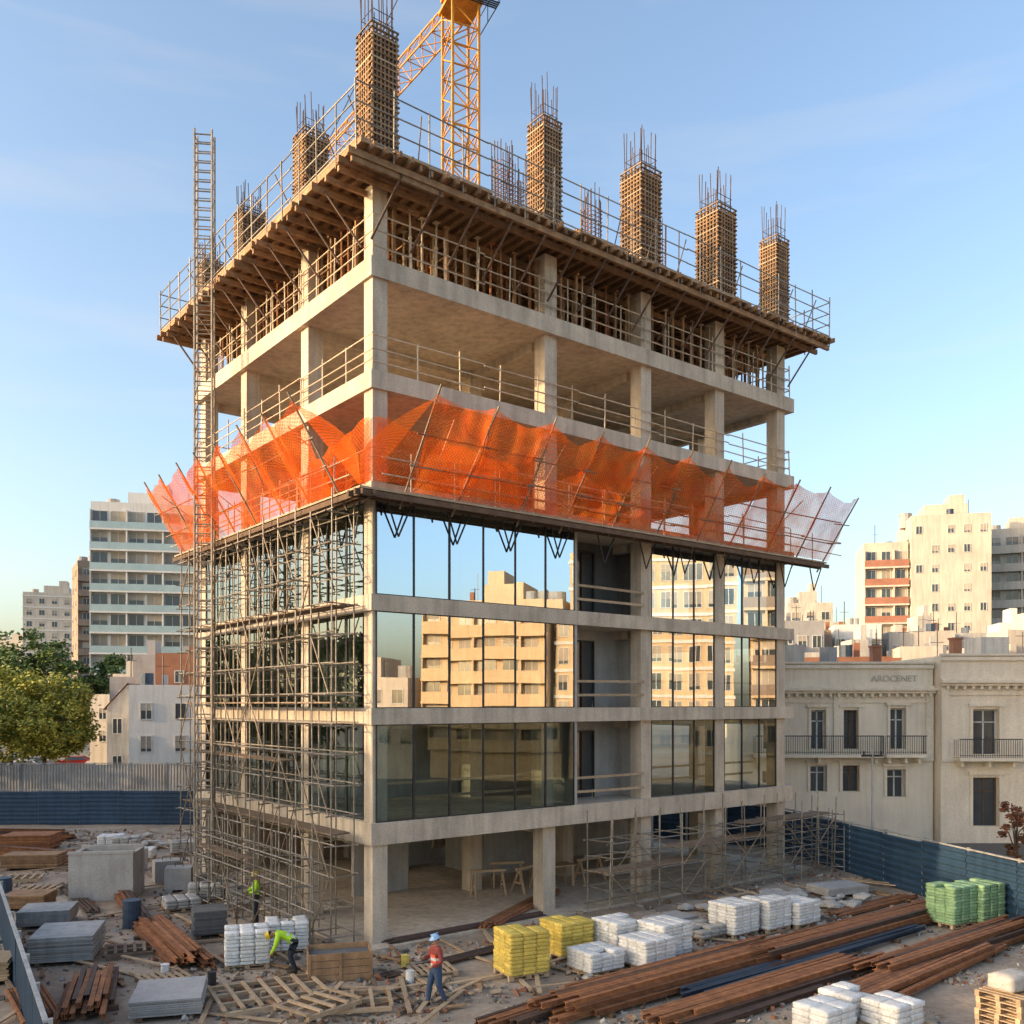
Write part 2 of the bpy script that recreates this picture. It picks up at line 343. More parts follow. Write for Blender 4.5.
# formwork deck
DK=thing("formwork_deck","timber formwork deck overhanging the top storey","formwork",C,ROT)
DX0,DX1,DY0,DY1=-1.5,22.1,-1.5,16.0
m=MB()
x=DX0
while x<DX1:
    m.box(x,min(x+1.2,DX1)-.01,DY0+random.uniform(-.12,.06),DY1+random.uniform(-.1,.1),23.6,23.66+random.uniform(0,.02)); x+=1.2
m.box(-.6,21.3,-.6,15.2,23.66,23.9)
part(DK,"deck_panel",m,PLY)
js=[]
x=DX0+.05
while x<DX1: js.append(((x,DY0-random.uniform(-.05,.3),23.5),(x,DY1,23.5))); x+=.42
members(DK,"joist",js,0,WOOD,beamsz=(.09,.18))
js=[]
for y in (-1.35,-.75,1.0,2.4,4.0,5.6,7.2,8.8,10.4,12,13.6,15.4,15.9): js.append(((DX0-.2,y,23.3),(DX1+.15,y,23.3)))
members(DK,"bearer",js,0,WOOD,beamsz=(.12,.2))
js=[]
y=DY0+.2
while y<DY1: js.append(((DX0-random.uniform(.05,.3),y,23.12),(1.6,y,23.12))); y+=.7
members(DK,"outrigger_beam",js,0,WOOD,beamsz=(.1,.16))
js=[]
for i in range(16):
    x=-.4+i*1.4; js.append(((x,-.4,21.5),(x+.5,-1.4,23.2)));
for i in range(11):
    y=.2+i*1.4; js.append(((-.4,y,21.5),(-1.4,y+.5,23.1)))
members(DK,"brace",js,.04,RUSTD)
rail(DK,[(DX0,DY0),(DX1,DY0),(DX1,DY1),(DX0,DY1),(DX0,DY0)],23.3,2.0,4,1.25,.026,TUBE)
js=[]
for i in range(14):
    x=-1+i*1.7; js.append(((x,DY0,25.1),(x+.6,DY0+1.2,23.9)))
for i in range(9):
    y=-1+i*1.7; js.append(((DX0,y,25.1),(DX0+1.2,y+.6,23.9)))
members(DK,"rail_brace",js,.022,TUBEB)
# shoring props
m=MB(); m.tube((0,0,0),(0,0,1.2),.042,0,6); m.tube((0,0,1.2),(0,0,2.05),.032,0,6); m.box(-.08,.08,-.08,.08,0,.012); m.box(-.1,.1,-.1,.1,2.04,2.055); m.tube((0,0,1.16),(0,0,1.24),.06,0,6); PM=m.mesh("shoring_prop",[TUBEL])
m=MB(); m.box(-.045,.045,-.045,.045,0,2.05); m.box(-.13,.13,-.05,.05,1.98,2.06); PM2=m.mesh("shoring_prop",[WOOD])
PM3=PM.copy(); PM3.materials[0]=RUST
W=Matrix.Translation(C)@Matrix.Rotation(ROT,4,'Z')
def lw(x,y,z=0): return W@Vector((x,y,z))
pl=[]
for i in range(38):
    for y in (.1,1.2,2.6): pl.append((.7+i*.54+random.uniform(-.1,.1),y+random.uniform(-.1,.1)))
for i in range(20): pl.append((.7+i*1.0,4.4))
for j in range(26):
    for x in (.15,1.3,2.8): pl.append((x+random.uniform(-.1,.1),.9+j*.53+random.uniform(-.1,.1)))
for (x,y) in pl:
    p=lw(x,y,21.05); place("shoring_prop",random.choice([PM,PM2,PM3]),None,p,(random.uniform(-.02,.02),random.uniform(-.02,.02),random.choice([0,1.57])+ROT),"slender shoring prop standing under the formwork deck","prop","shoring props under the formwork deck")
LF=thing("shoring_rig","horizontal shoring ledgers tying the props of the top storey","shoring",C,ROT)
js=[]
for y in (1.2,4.4):
    for z in (22.3,): js.append(((.4,y,z),(20.6,y,z+.02)))
for x in (.15,1.3,2.8):
    for z in (22.2,): js.append(((x,.4,z),(x,14.5,z)))
members(LF,"ledger",js,.028,WOOD)
# column formwork cages
def cage():
    t=thing("column_formwork","brown column shuttering with steel reinforcement bars sticking out on top","formwork",(0,0,-50),0,"shuttered columns on the deck")
    H=4.5; h=.46
    m=MB(); m.box(-h+.03,h-.03,-h+.03,h-.03,0,H-.35); part(t,"shutter_panel",m,WOODG)
    for i in range(7):
        u=-h+.035+i*(2*h-.07)/6
        for s in (-1,1):
            m=MB(); m.box(u-.03,u+.03,s*h-.03,s*h+.03,0,H-.35*random.random()); part(t,"stud",m,random.choice([WOODG,WOODG,WOOD]))
            if 0<i<6: m=MB(); m.box(s*h-.03,s*h+.03,u-.03,u+.03,0,H-.35*random.random()); part(t,"stud",m,random.choice([WOODG,WOODG,WOOD]))
    z=.12
    while z<H-.1:
        m=MB(); e=h+.015+random.uniform(0,.02); f=random.uniform(.0,.05)
        m.box(-e-f,e+f,-e-.02,-e+.02,z,z+.05); m.box(-e-f,e+f,e-.02,e+.02,z,z+.05); m.box(-e-.02,-e+.02,-e+.022,e-.022,z+.002,z+.048); m.box(e-.02,e+.02,-e+.022,e-.022,z+.002,z+.048)
        part(t,"yoke",m,random.choice([WOODL,WOOD,WOODD,WOODG,WOODG])); z+=random.uniform(.15,.22)
    for i in range(16):
        s=i//4; u=-.33+(i%4)*.22
        x,y=[(u,-.36),(u,.36),(-.36,u+.05),(.36,u+.05)][s]
        m=MB(); m.tube((x,y,H-.6),(x+random.uniform(-.06,.06),y+random.uniform(-.06,.06),H+1.25+random.uniform(-.5,.45)),.016,n=5); part(t,"rebar",m,RUSTD)
    for z in (H+.1,H+.4):
        m=MB(); 
        for a,b in (((-.37,-.37),(.37,-.37)),((.37,-.37),(.37,.37)),((.37,.37),(-.37,.37)),((-.37,.37),(-.37,-.37))): m.tube((*a,z),(*b,z),.012,n=4)
        part(t,"stirrup",m,RUSTD)
    return t
cg=cage(); first=True
for (x,y,sx,sz) in [(0,0,.98,.97),(6.8,0,.90,.94),(11.7,0,1.15,.94),(16.2,0,1.22,.94),(20.2,0,.95,.94),(0,4.6,.95,.76),(0,10,.95,.66),(0,14.3,.9,.58),(6.8,10,1,.8),(11.7,10,.9,.8),(20.2,10,1,.6)]:
    p=lw(x+.1,y+.1,23.9)
    if first: cg.location=p; cg.rotation_euler=(0,0,ROT); cg.scale=(sx,sx,sz); first=False
    else: copy_thing(cg,p,ROT+random.choice([0,math.pi/2]),scale=(sx,sx,sz))
# bare reinforcement cages behind
for (x,y,H) in ((7.4,3.2,4.9),(8.1,3.0,4.2),(11.9,3.0,4.6),(16.0,3.2,4.6),(3.4,5.0,4.4)):
    p=lw(x,y,23.9); t=thing("rebar_cage","thin bare steel reinforcement cage standing on the deck","rebar cage",p,ROT,"bare reinforcement cages on the deck")
    for i in range(16):
        s=i//4; u=-.27+(i%4)*.18; a,b=[(u,-.3),(u,.3),(-.3,u),(.3,u)][s]
        m=MB(); m.tube((a,b,0),(a+random.uniform(-.05,.05),b+random.uniform(-.05,.05),H+random.uniform(-.3,.6)),.018,n=5); part(t,"bar",m,RUSTD)
    z=.2
    while z<H-.5:
        m=MB(); q=.31
        for a,b in (((-q,-q),(q,-q)),((q,-q),(q,q)),((q,q),(-q,q)),((-q,q),(-q,-q))): m.tube((*a,z),(*b,z),.014,n=4)
        part(t,"stirrup",m,RUST); z+=.17
# safety canopy
SC=thing("safety_net_canopy","orange debris netting on tilted tube outriggers around the building","safety net",C,ROT)
m=MB(); m.box(-1.25,22.3,-1.25,-.4,13.72,13.78); part(SC,"walkway_board",m,WOODL)
m=MB(); m.box(-1.25,-.4,-.39,15.0,13.72,13.78); part(SC,"walkway_board",m,WOODL)
js=[]
for y in (-1.2,-.8): js.append(((-1.4,y,13.6),(22.5,y,13.6)))
for x in (-1.2,-.8): js.append(((x,-1.4,13.6),(x,15.2,13.6)))
members(SC,"bearer",js,0,WOODD,beamsz=(.09,.16))
def addnet(fn,nu,nv,mat=None,lab=None):
    m=MB(); uvs=[]
    for j in range(nv+1):
        for i in range(nu+1):
            p,uv=fn(i/nu,j/nv); m.v.append(tuple(p)); uvs.append(uv)
    for j in range(nv):
        for i in range(nu):
            q=j*(nu+1)+i; m.f.append((q,q+1,q+nu+2,q+nu+1)); m.m.append(0)
    me=m.mesh("net",[mat or NET],True); uv=me.uv_layers.new(name="UVMap")
    for lp in me.loops: uv.data[lp.index].uv=uvs[lp.vertex_index]
    place("net",me,SC,label=lab)
def canopy_side(P,s0,s1,step,sheer):
    outs=[];s=s0;tips=[]
    while s<=s1+.01: tips.append(s); s+=step
    for s in tips:
        k=random.uniform(-.25,.25)
        outs.append((P(s+k-.3,.85,13.35),P(s+k*.3+.1,2.62,16.55+random.uniform(-.1,.2))))
    members(SC,"outrigger",outs,.034,TUBEB)
    b=[]
    for s in tips:
        for ds in (-.45,.45): b.append((P(s+ds,.5,13.65),P(s,.42,12.6)))
    members(SC,"bracket",b,.03,DARKM)
    h=[]
    for f in (.3,.62):
        s=s0
        while s<s1-.1:
            e=min(s+4.5,s1+.3); z=13.85+2.45*f; o=1.15+1.35*f
            h.append((P(s-.3,o,z+random.uniform(-.06,.06)),P(e,o,z+random.uniform(-.06,.06)))); s+=4.3
    members(SC,"net_rail",h,.024,TUBEB)
    h=[]
    for z in (14.25,14.75): 
        s=s0-1
        while s<s1: h.append((P(s,1.15,z),P(min(s+4.4,s1+1),1.15,z+random.uniform(-.05,.05)))); s+=4.2
    s=s0
    while s<s1: h.append((P(s,1.15,13.5),P(s+.03,1.12,15.0))); s+=1.6
    s=s0+.8
    while s<s1: h.append((P(s,2.3,15.9),P(s+.7,.2,14.9))); s+=step*2
    members(SC,"platform_rail",h,.022,TUBEL)
    for a,b2 in zip(tips[:-1],tips[1:]):
        sag=random.uniform(.25,.75)
        def fn(u,v):
            s=a+(b2-a)*u; ct=1-abs(2*u-1)**1.5
            z=13.85+2.6*v-sag*ct*v; o=1.15+1.4*v+.10*ct*v
            wv=.09*mn.noise(Vector((s*1.9,v*1.5,o)))+.05*math.sin(u*17+v*7+a)*v
            return P(s,o+wv,z-wv*.5),(s,v*2.8)
        if b2>sheer: addnet(fn,14,10,NETS,"sheer orange pink netting panel")
        else: addnet(fn,14,10)
canopy_side(lambda s,o,z:(s,-o,z),.55,22.6,2.2,20.5)
canopy_side(lambda s,o,z:(-o,s,z),.55,14.8,2.0,99)
def cf(u,v):
    pr=Vector((-1.0+1.55*v,-1.15-1.35*v,13.85+2.5*v)); plf=Vector((-1.15-1.35*v,-1.0+1.55*v,13.85+2.5*v))
    p=pr.lerp(plf,u); ctr=Vector((-1.2-.15*v,-1.2-.15*v,13.85+.45*v)); k=1-abs(2*u-1)
    p=p.lerp(ctr,k*.97); return p,(u*3,v*2.8)
addnet(cf,16,8)
for P,s1 in ((lambda s,o,z:(s,-o,z),5.5),(lambda s,o,z:(-o,s,z),4.2)):
    def f2(u,v,P=P,s1=s1):
        s=-.25+u*s1; return P(s,.42+.05*math.sin(s*4),14.22+v*(1.95-.7*u+.05*math.sin(u*23))),(s,v*1.5)
    addnet(f2,40,5)
# ------------------------------------------------------------ scaffolds
def scaffold(label,x0,x1,y0,y1,z1,sx,sy,lift,mat,boards=(),r=.026,diag=True,dens=.6):
    t=thing("scaffold",label,"scaffold",C,ROT)
    nxs=max(1,round((x1-x0)/sx)); nys=max(1,round((y1-y0)/sy)); up=[];led=[];tr=[];br=[]
    xs=[x0+(x1-x0)*i/nxs for i in range(nxs+1)]; ys=[y0+(y1-y0)*i/nys for i in range(nys+1)]
    zs=[];z=.35
    while z<z1-.2: zs.append(z); z+=lift
    for x in xs:
        for y in ys: up.append(((x+random.uniform(-.03,.03),y+random.uniform(-.03,.03),0),(x+random.uniform(-.06,.06),y+random.uniform(-.06,.06),z1+random.uniform(-.1,.5))))
    j=lambda:random.uniform(-.04,.04)
    for z in zs:
        for y in ys: led.append(((x0-.2+j(),y,z+j()),(x1+.2+j(),y,z+j())))
        for x in xs: tr.append(((x,y0-.2+j(),z+.05+j()),(x,y1+.2+j(),z+.05+j())))
    if diag:
        lng='x' if (x1-x0)>(y1-y0) else 'y'
        arr=xs if lng=='x' else ys
        for i in range(len(arr)-1):
            for k in range(0,len(zs)-2,2):
                if random.random()<dens:
                    a,b=arr[i],arr[i+1]
                    if random.random()<.5:a,b=b,a
                    zz=zs[k]; zt=zs[min(k+2,len(zs)-1)]
                    br.append(((a,y0-.05,zz),(b,y0-.05,zt)) if lng=='x' else ((x0-.05,a,zz),(x0-.05,b,zt)))
    members(t,"upright",up,r,mat); members(t,"ledger",led,r*.9,mat); members(t,"transom",tr,r*.85,mat)
    if br: members(t,"brace",br,r*.85,TUBEB)
    for (bx0,bx1,by0,by1,bz) in boards:
        m=MB(); 
        if (bx1-bx0)>(by1-by0):
            n=3; wd=(by1-by0)/n
            for i in range(n): m.box(bx0+random.uniform(-.2,.2),bx1+random.uniform(-.2,.2),by0+i*wd,by0+(i+1)*wd-.02,bz,bz+.045)
        else:
            n=3; wd=(bx1-bx0)/n
            for i in range(n): m.box(bx0+i*wd,bx0+(i+1)*wd-.02,by0+random.uniform(-.2,.2),by1+random.uniform(-.2,.2),bz,bz+.045)
        part(t,"scaffold_board",m,WOODG)
    return t
scaffold("tall grey tube scaffold standing against the glazed side wall",-1.45,-.62,.2,13.6,13.5,.9,1.2,.92,TUBE,boards=[(-1.4,-.7,.2,13.4,3.45),(-1.4,-.7,4,13.4,5.5),(-1.4,-.7,.2,13.4,7.45),(-1.4,-.7,.2,13.4,10.4)],dens=.85)
scaffold("low outer tube scaffold beside the building corner",-2.6,-1.9,.6,8.5,3.2,.9,1.25,.8,TUBE,boards=[(-2.6,-2.1,4.2,8.4,2.3)],dens=.8)
scaffold("tube scaffold standing in front of the open ground floor",8.2,21.9,-1.9,-.75,3.3,1.3,1.1,.55,TUBE,boards=[(8.2,13,-1.8,-.9,1.5),(12,18,-1.8,-.9,2.05),(16,21.8,-1.8,-.9,2.6)],dens=.9)
# hoist mast
HM=thing("ladder_mast","tall slender steel lattice ladder mast beside the scaffold","mast",lw(-1.9,9.7),ROT-.55)
st=[((-.32,-.0,0),(-.32,0,29.2)),((.32,0,0),(.32,0,29.2)),((-.32,.5,0),(-.32,.5,29.2)),((.32,.5,0),(.32,.5,29.2))]
members(HM,"upright",st,.045,TUBE)
rg=[];bq=[]
z=.2
while z<29.2:
    rg.append(((-.32,0,z),(.32,0,z))); bq.append(((-.32,.5,z),(.32,.5,z)))
    if len(rg)%2: bq.append(((-.32,0,z),(-.32,.5,min(z+.7,29)))); bq.append(((.32,0,z),(.32,.5,min(z+.7,29))))
    z+=.36
members(HM,"rung",rg,.028,TUBE); members(HM,"lattice_bar",bq,.02,TUBE)
m=MB(); m.box(-.5,.5,-.2,.7,0,.15); part(HM,"base_plate",m,CONC2)
# ------------------------------------------------------------ crane
CR=thing("tower_crane","orange yellow lattice tower crane rising behind the building","crane",(-2.95,53.0,0),math.radians(25))
hw=.80; TZ=47.3
members(CR,"mast_leg",[((a,b,0),(a,b,TZ)) for a in(-hw,hw) for b in (-hw,hw)],.085,YEL,beamsz=(.13,.13))
br=[];z=24.0;k=0
while z<TZ-.5:
    q=[(-hw,-hw),(hw,-hw),(hw,hw),(-hw,hw)]
    for i in range(4):
        a=q[i];b=q[(i+1)%4]
        if k%2: a,b=b,a
        br.append(((*a,z),(*b,z+1.15))); br.append(((*q[i],z),(*q[(i+1)%4],z)))
    z+=1.15;k+=1
br.sort(key=lambda s:-s[0][2])
members(CR,"mast_brace",br,.04,YEL,limit=95)
m=MB(); m.box(-1.0,1.0,-1.0,1.0,TZ,TZ+.18); m.tube((0,0,TZ+.18),(0,0,TZ+.7),.9,n=16); m.box(-.9,.9,-.9,.9,TZ+.7,TZ+1.8); part(CR,"slewing_unit",m,YEL)
m=MB(); m.box(-.2,1.2,-2.4,-1.05,TZ+.6,TZ+2.4,0); m.box(-.1,1.1,-2.43,-2.41,TZ+1,TZ+2.2,1); part(CR,"cab",m,[YEL,GLD])
m=MB(); 
for i in range(7): m.tube((-1.4+i*.5,-1.7,TZ-.2),(-1.4+i*.5,-1.7,TZ+.9),.025,n=5)
m.tube((-1.5,-1.7,TZ+.9),(1.7,-1.7,TZ+.9),.025); m.tube((-1.5,-1.7,TZ+.4),(1.7,-1.7,TZ+.4),.025)
for i in range(4): m.box(-1.5,1.7,-1.7+i*.15,-1.62+i*.15,TZ-.24,TZ-.2)
m.tube((1.7,-1.7,TZ-.2),(1.7,-1.7,TZ+.9),.025); m.tube((1.7,1.4,TZ+.9),(1.7,-1.7,TZ+.9),.025); m.tube((1.7,1.4,TZ-.2),(1.7,1.4,TZ+.9),.025); m.tube((1.7,1.4,TZ-.2),(1.7,-1.7,TZ-.2),.03); m.tube((1.7,0,TZ-.2),(1.7,0,TZ+.9),.025); part(CR,"catwalk",m,DARKM)
jd=(Matrix.Rotation(-math.radians(25),3,'Z')@Vector((-3.1,4.3,0)).normalized()); side=Vector((-jd.y,jd.x,0))
cs=[];ls=[]; ZL=TZ-.2; ZH=TZ+1.3; JL=20
for sd_,zz in ((-.6,ZL),(.6,ZL),(0,ZH)):
    a=side*sd_+jd*.8; a.z=zz; b=side*sd_+jd*JL; b.z=zz; cs.append((a,b))
n=13
def P3(s,zz,d): v=side*s+jd*d; v.z=zz; return v
for i in range(n):
    d0=.8+i*(JL-.8)/n; d1=d0+(JL-.8)/n; dm=(d0+d1)/2
    ls+=[(P3(-.6,ZL,d0),P3(0,ZH,dm)),(P3(0,ZH,dm),P3(-.6,ZL,d1)),(P3(.6,ZL,d0),P3(0,ZH,dm)),(P3(0,ZH,dm),P3(.6,ZL,d1)),(P3(-.6,ZL,d0),P3(.6,ZL,d1)),(P3(-.6,ZL,d0),P3(.6,ZL,d0))]
members(CR,"jib_chord",cs,.06,YEL); members(CR,"jib_lattice",ls,.032,YEL)
members(CR,"tower_head",[((a,b,TZ+1.8),(0,0,TZ+8)) for a in (-.7,.7) for b in (-.7,.7)],.08,YEL)
m=MB(); a=Vector((0,0,TZ+8)); b=jd*18; b.z=ZH; m.tube(a,b,.03,n=5); part(CR,"pendant_cable",m,DARKM)
# ------------------------------------------------------------ fences
def fence(label,p0,p1,h,mat,plen=2.4,z0=0,cap=None,horiz=False):
    p0=Vector((*p0,0));p1=Vector((*p1,0));Ln=(p1-p0).length; ang=math.atan2(p1.y-p0.y,p1.x-p0.x)
    t=thing("site_fence",label,"fence",p0,ang); n=round(Ln/plen); wd=Ln/n
    m=MB(); pit=.2
    if horiz:
        k=int(h/.24); q=h/k
        for i in range(k):
            a=i*q; pr=[(a,0),(a+q*.35,0),(a+q*.5,-.04),(a+q*.85,-.04),(a+q,0)]
            for u,v in zip(pr[:-1],pr[1:]): m.poly([(.01,u[1],u[0]),(wd-.01,u[1],u[0]),(wd-.01,v[1],v[0]),(.01,v[1],v[0])])
    else:
        k=int(wd/pit)
        for i in range(k):
            a=i*wd/k; q=wd/k; pr=[(a,0),(a+q*.35,0),(a+q*.5,.035),(a+q*.85,.035),(a+q,0)]
            for u,v in zip(pr[:-1],pr[1:]): m.poly([(u[0],u[1],z0),(v[0],v[1],z0),(v[0],v[1],h),(u[0],u[1],h)])
    me=m.mesh("panel",[mat])
    for i in range(n): place("panel",me,t,(i*wd,0,random.uniform(-.04,.04)),(random.uniform(-.01,.01),0,0))
    m=MB(); m.box(-.05,.05,.05,.13,0,h+.12)
    me=m.mesh("post",[GREYF])
    for i in range(n+1): place("post",me,t,(i*wd,0,0))
    m=MB(); m.box(0,Ln,.05,.1,h*.82,h*.82+.07); part(t,"rail",m,cap or BLUEF)
    m=MB(); m.box(0,Ln,.05,.1,h*.3,h*.3+.07); part(t,"rail",m,cap or BLUEF)
    m=MB(); m.box(0,Ln,-.03,.06,h+.05,h+.1); part(t,"capping",m,cap or GREYF)
    return t
fence("dark navy ribbed site fence beside the street",(13.2,47.5),(17.9,26.0),2.15,BLUEF,horiz=True)
fence("dark navy ribbed site fence behind the building",(13.2,47.5),(4,54),2.15,BLUEF,horiz=True)
fence("dark navy ribbed fence closing the rear of the yard",(-34,56.5),(-9,56.7),2.1,BLUEF,horiz=True)
fence("tall pale grey corrugated hoarding behind the blue fence",(-40,61.5),(-11,61.8),3.4,GREYF,cap=GREYF)
fence("low blue and grey corrugated fence along the yard edge",(-16.8,30.2),(-8.6,17.0),1.5,BLUEF)
# ------------------------------------------------------------ city buildings
def winmesh(w,h,glass,frame,half=0):
    m=MB(); t=.07
    m.box(-w/2,-w/2+t,-.07,.0,0,h,0); m.box(w/2-t,w/2,-.07,0,0,h,0); m.box(-w/2+t,w/2-t,-.07,0,0,t,0); m.box(-w/2+t,w/2-t,-.07,0,h-t,h,0); m.box(-.03,.03,-.06,0,t,h-t,0)
    m.poly([(-w/2+t,-.02,t),(w/2-t,-.02,t),(w/2-t,-.02,h-t),(-w/2+t,-.02,h-t)],1)
    if half: m.box(-w/2+t,w/2-t,-.045,-.03,h-t-(h-2*t)*half,h-t,2)
    return m.mesh("window",[frame,glass,BLIND])
def apartment(label,fx,fy,rz,w,dp,h,nf,nb,wall,balc=0,band=None,ww=1.3,wh=1.4,z0=3,frame=FRAMEW,glass=GLD,nbs=0,roomw=.4,name="apartment_building",cat="building",group=None,skip=0,tank=True,balg=None,blocks=True,sbalc=False,clutter=0):
    t=thing(name,label,cat,(fx,fy,0),rz,group)
    m=MB(); m.box(-w/2,w/2,0,dp,0,h); m.box(-w/2,w/2,0,.25,h,h+.9); m.box(-w/2,w/2,dp-.25,dp,h,h+.9); m.box(-w/2,-w/2+.25,.25,dp-.25,h,h+.9); m.box(w/2-.25,w/2,.25,dp-.25,h,h+.9)
    part(t,"wall",m,wall)
    ms=[winmesh(ww,wh,glass,frame),winmesh(ww,wh,glass,frame,.45),winmesh(ww,wh,glass,frame,.8)]
    fh=(h-z0)/nf; pl=[]
    for f in range(nf):
        for b in range(nb):
            if random.random()<skip: continue
            pl.append((-w/2+(b+.5)*w/nb,-.003,z0+f*fh+.6*(fh-wh),0))
        for b in range(nbs):
            y=(b+.5)*dp/nbs
            pl.append((-w/2-.003,y,z0+f*fh+.6*(fh-wh),-math.pi/2)); 
            pl.append((w/2+.003,y,z0+f*fh+.6*(fh-wh),math.pi/2))
    Wm=pmat(t); pl.sort(key=lambda p:(Wm@Vector(p[:3])-CAMP).length)
    for p in pl[:98]: place("window",random.choice(ms),t,p[:3],(0,0,p[3]))
    if len(pl)>98:
        m=MB()
        for p in pl[98:]:
            Mx=Matrix.Translation(p[:3])@Matrix.Rotation(p[3],4,'Z'); q=MB(); q.box(-ww/2,ww/2,-.05,0,0,wh); m.add(q,Mx)
        part(t,"window",m,glass,kind="stuff")
    if balc:
        for f in range(nf):
            z=z0+f*fh
            m=MB(); m.box(-w/2-.05,w/2+.05,-balc,-.003,z-.25,z,0); m.box(-w/2,w/2,-balc,-balc+.08,z,z+.95,1)
            for b in range(nb+1):
                if b%2==0: x=-w/2+b*w/nb; m.box(max(x-.1,-w/2),min(x+.1,w/2),-balc+.1,-.003,z,z+fh-.25,0)
            part(t,"balcony",m,[wall if not band else band,balg or wall])
    elif band:
        for f in range(nf+1):
            z=z0+f*fh; m=MB(); m.box(-w/2-.12,w/2+.12,-.14,-.003,z-.15,z+.15); part(t,"string_course",m,band)
    if sbalc:
        for f in range(nf):
            z=z0+f*fh; m=MB(); m.box(-w/2-.9,-w/2-.003,dp*.1,dp*.45,z-.2,z); m.box(-w/2-.9,-w/2-.82,dp*.1,dp*.45,z,z+.95); part(t,"balcony",m,wall)
    if blocks:
        m=MB(); rw=w*roomw; m.box(-rw/2,rw/2,dp*.25,dp*.75,h,h+3.0); part(t,"roof_room",m,wall)
        m=MB(); m.box(rw*.1,rw*.45,dp*.3,dp*.6,h+3.0,h+4.4); part(t,"roof_tank_housing",m,wall)
        if tank:
            m=MB(); m.tube((-rw*.9,dp*.4,h),(-rw*.9,dp*.4,h+2.2),.9,n=12); part(t,"water_tank",m,GREYR)
            m=MB(); m.tube((w*.35,dp*.5,h),(w*.35,dp*.5,h+4.5),.05,n=5); part(t,"aerial",m,GREYR)
    for i in range(clutter):
        x=random.uniform(-w*.42,w*.3); y=random.uniform(.5,dp*.6); q=random.random(); m=MB()
        if q<.4: m.box(x,x+.45,y,y+.45,h,h+random.uniform(1.3,2.2)); part(t,"chimney",m,random.choice([BRICK,GREYR,wall]))
        elif q<.7: m.tube((x,y,h),(x,y,h+1.9),.5,n=10); part(t,"water_tank",m,random.choice([GREYR,BLUES,OFFW]))
        else: m.tube((x,y,h),(x,y,h+random.uniform(2.5,4)),.05,n=5); m.beam((x-.5,y,h+2.4),(x+.5,y,h+2.4),.04,.04); part(t,"aerial",m,DARKM)
    return t
apartment("white apartment block with pale glass balconies and wide windows",-52.0,131,math.radians(12),14.5,12,35,11,6,WHITE,balc=.8,balg=GLB,band=WHITE,ww=2.1,wh=2.0,nbs=4)
apartment("brown narrow apartment tower",-76,172,math.radians(30),9,12,33,11,3,BROWNR,balc=.7,nbs=2)
apartment("beige distant apartment block with rooftop boxes",-113,228,math.radians(20),14,14,34,11,5,CREAM,band=WHITE,nbs=3)
apartment("cream distant apartment block on the skyline",-150,280,0,18,14,26,9,6,CREAM)
apartment("pale distant block above the tree tops",-84,210,0,12,12,20,6,4,WHITE)
apartment("low white house with blank side wall",-26.8,71,math.radians(14),5.0,9,8.0,2,2,WHITE,ww=.9,wh=1.3,nbs=1,name="house",cat="house",tank=False,blocks=False,clutter=3)
apartment("red brick party wall house with flat roof",-29.2,81,math.radians(8),4.0,7,11.0,3,1,BRICK,ww=.8,wh=1.1,name="house",cat="house",tank=False,blocks=False,clutter=2)
apartment("grey rendered house with rooftop room",-34.0,84,math.radians(8),5,8,9.0,3,2,GREYR,ww=.8,wh=1.2,name="house",cat="house",tank=False,clutter=3)
apartment("small cream house behind the hoarding",-39.5,92,math.radians(4),5,8,7.5,2,2,CREAM,ww=.8,wh=1.2,name="house",cat="house",tank=False)
apartment("white low block behind the scaffold",-22,92,0,8,10,12,4,3,WHITE,ww=1,wh=1.3)
GH=thing("house","white gabled house with dark roof","house",(-31.0,74.5,0),math.radians(10))
m=MB(); m.box(-1.6,1.6,0,6,0,7.2); m.poly([(-1.6,0,7.2),(1.6,0,7.2),(0,0,9.0)]); m.poly([(-1.6,6,7.2),(0,6,9.0),(1.6,6,7.2)]); part(GH,"wall",m,OFFW)
m=MB(); m.poly([(-1.9,-.2,6.95),(0,-.2,9.12),(0,6.2,9.12),(-1.9,6.2,6.95)]); m.poly([(0,-.2,9.12),(1.9,-.2,6.95),(1.9,6.2,6.95),(0,6.2,9.12)]); part(GH,"roof",m,TILE)
me=winmesh(.8,1.3,GLD,FRAMEW)
for z in (2,5): 
    for x in (-.8,.8): place("window",me,GH,(x,-.003,z))
apartment("tall cream apartment tower with few windows",62.3,131,math.radians(-14),10.5,13,33.5,11,5,CREAM,ww=.9,wh=1.2,skip=.3,nbs=3,roomw=.55,sbalc=True,clutter=3)
apartment("cream apartment wing with red shutters",54.3,134,math.radians(-14),6,10,30,10,3,CREAM,balc=.8,balg=REDW,ww=1.3,wh=1.7,blocks=False,clutter=2)
apartment("cream apartment block with long balconies",77.5,138,math.radians(-22),12,12,33,11,5,CREAM,balc=1.0,ww=1.8,wh=1.8,nbs=2)
apartment("pale distant tower on the skyline",58,175,math.radians(-10),12,10,22,7,4,OFFW,nbs=2)
apartment("white distant block with stepped roof",48.5,150,math.radians(-10),7,10,23,7,3,OFFW,nbs=2,clutter=2)
apartment("pale low block between the towers",90,180,math.radians(-20),14,12,26,8,5,OFFW)
rl=[(33,86,6,10.6,OFFW),(38,84,5,11.8,CREAM),(43,88,6,10.0,GREYR),(47,86,5,12.2,WHITE),(36,70,5,10.2,OFFW),(28,74,6,10.2,TILE),(41,72,6,10.4,CREAM),(24,66,6,9.9,TILE),(52,100,7,12.6,CREAM),(60,104,8,13,OFFW),(30,98,7,12,OFFW),(39,104,5,15.5,WHITE),(45,108,6,12.5,CREAM),(33,64,5,9.6,GREYR),(46,76,5,11,WHITE),(56,92,6,10.8,BRICK)]
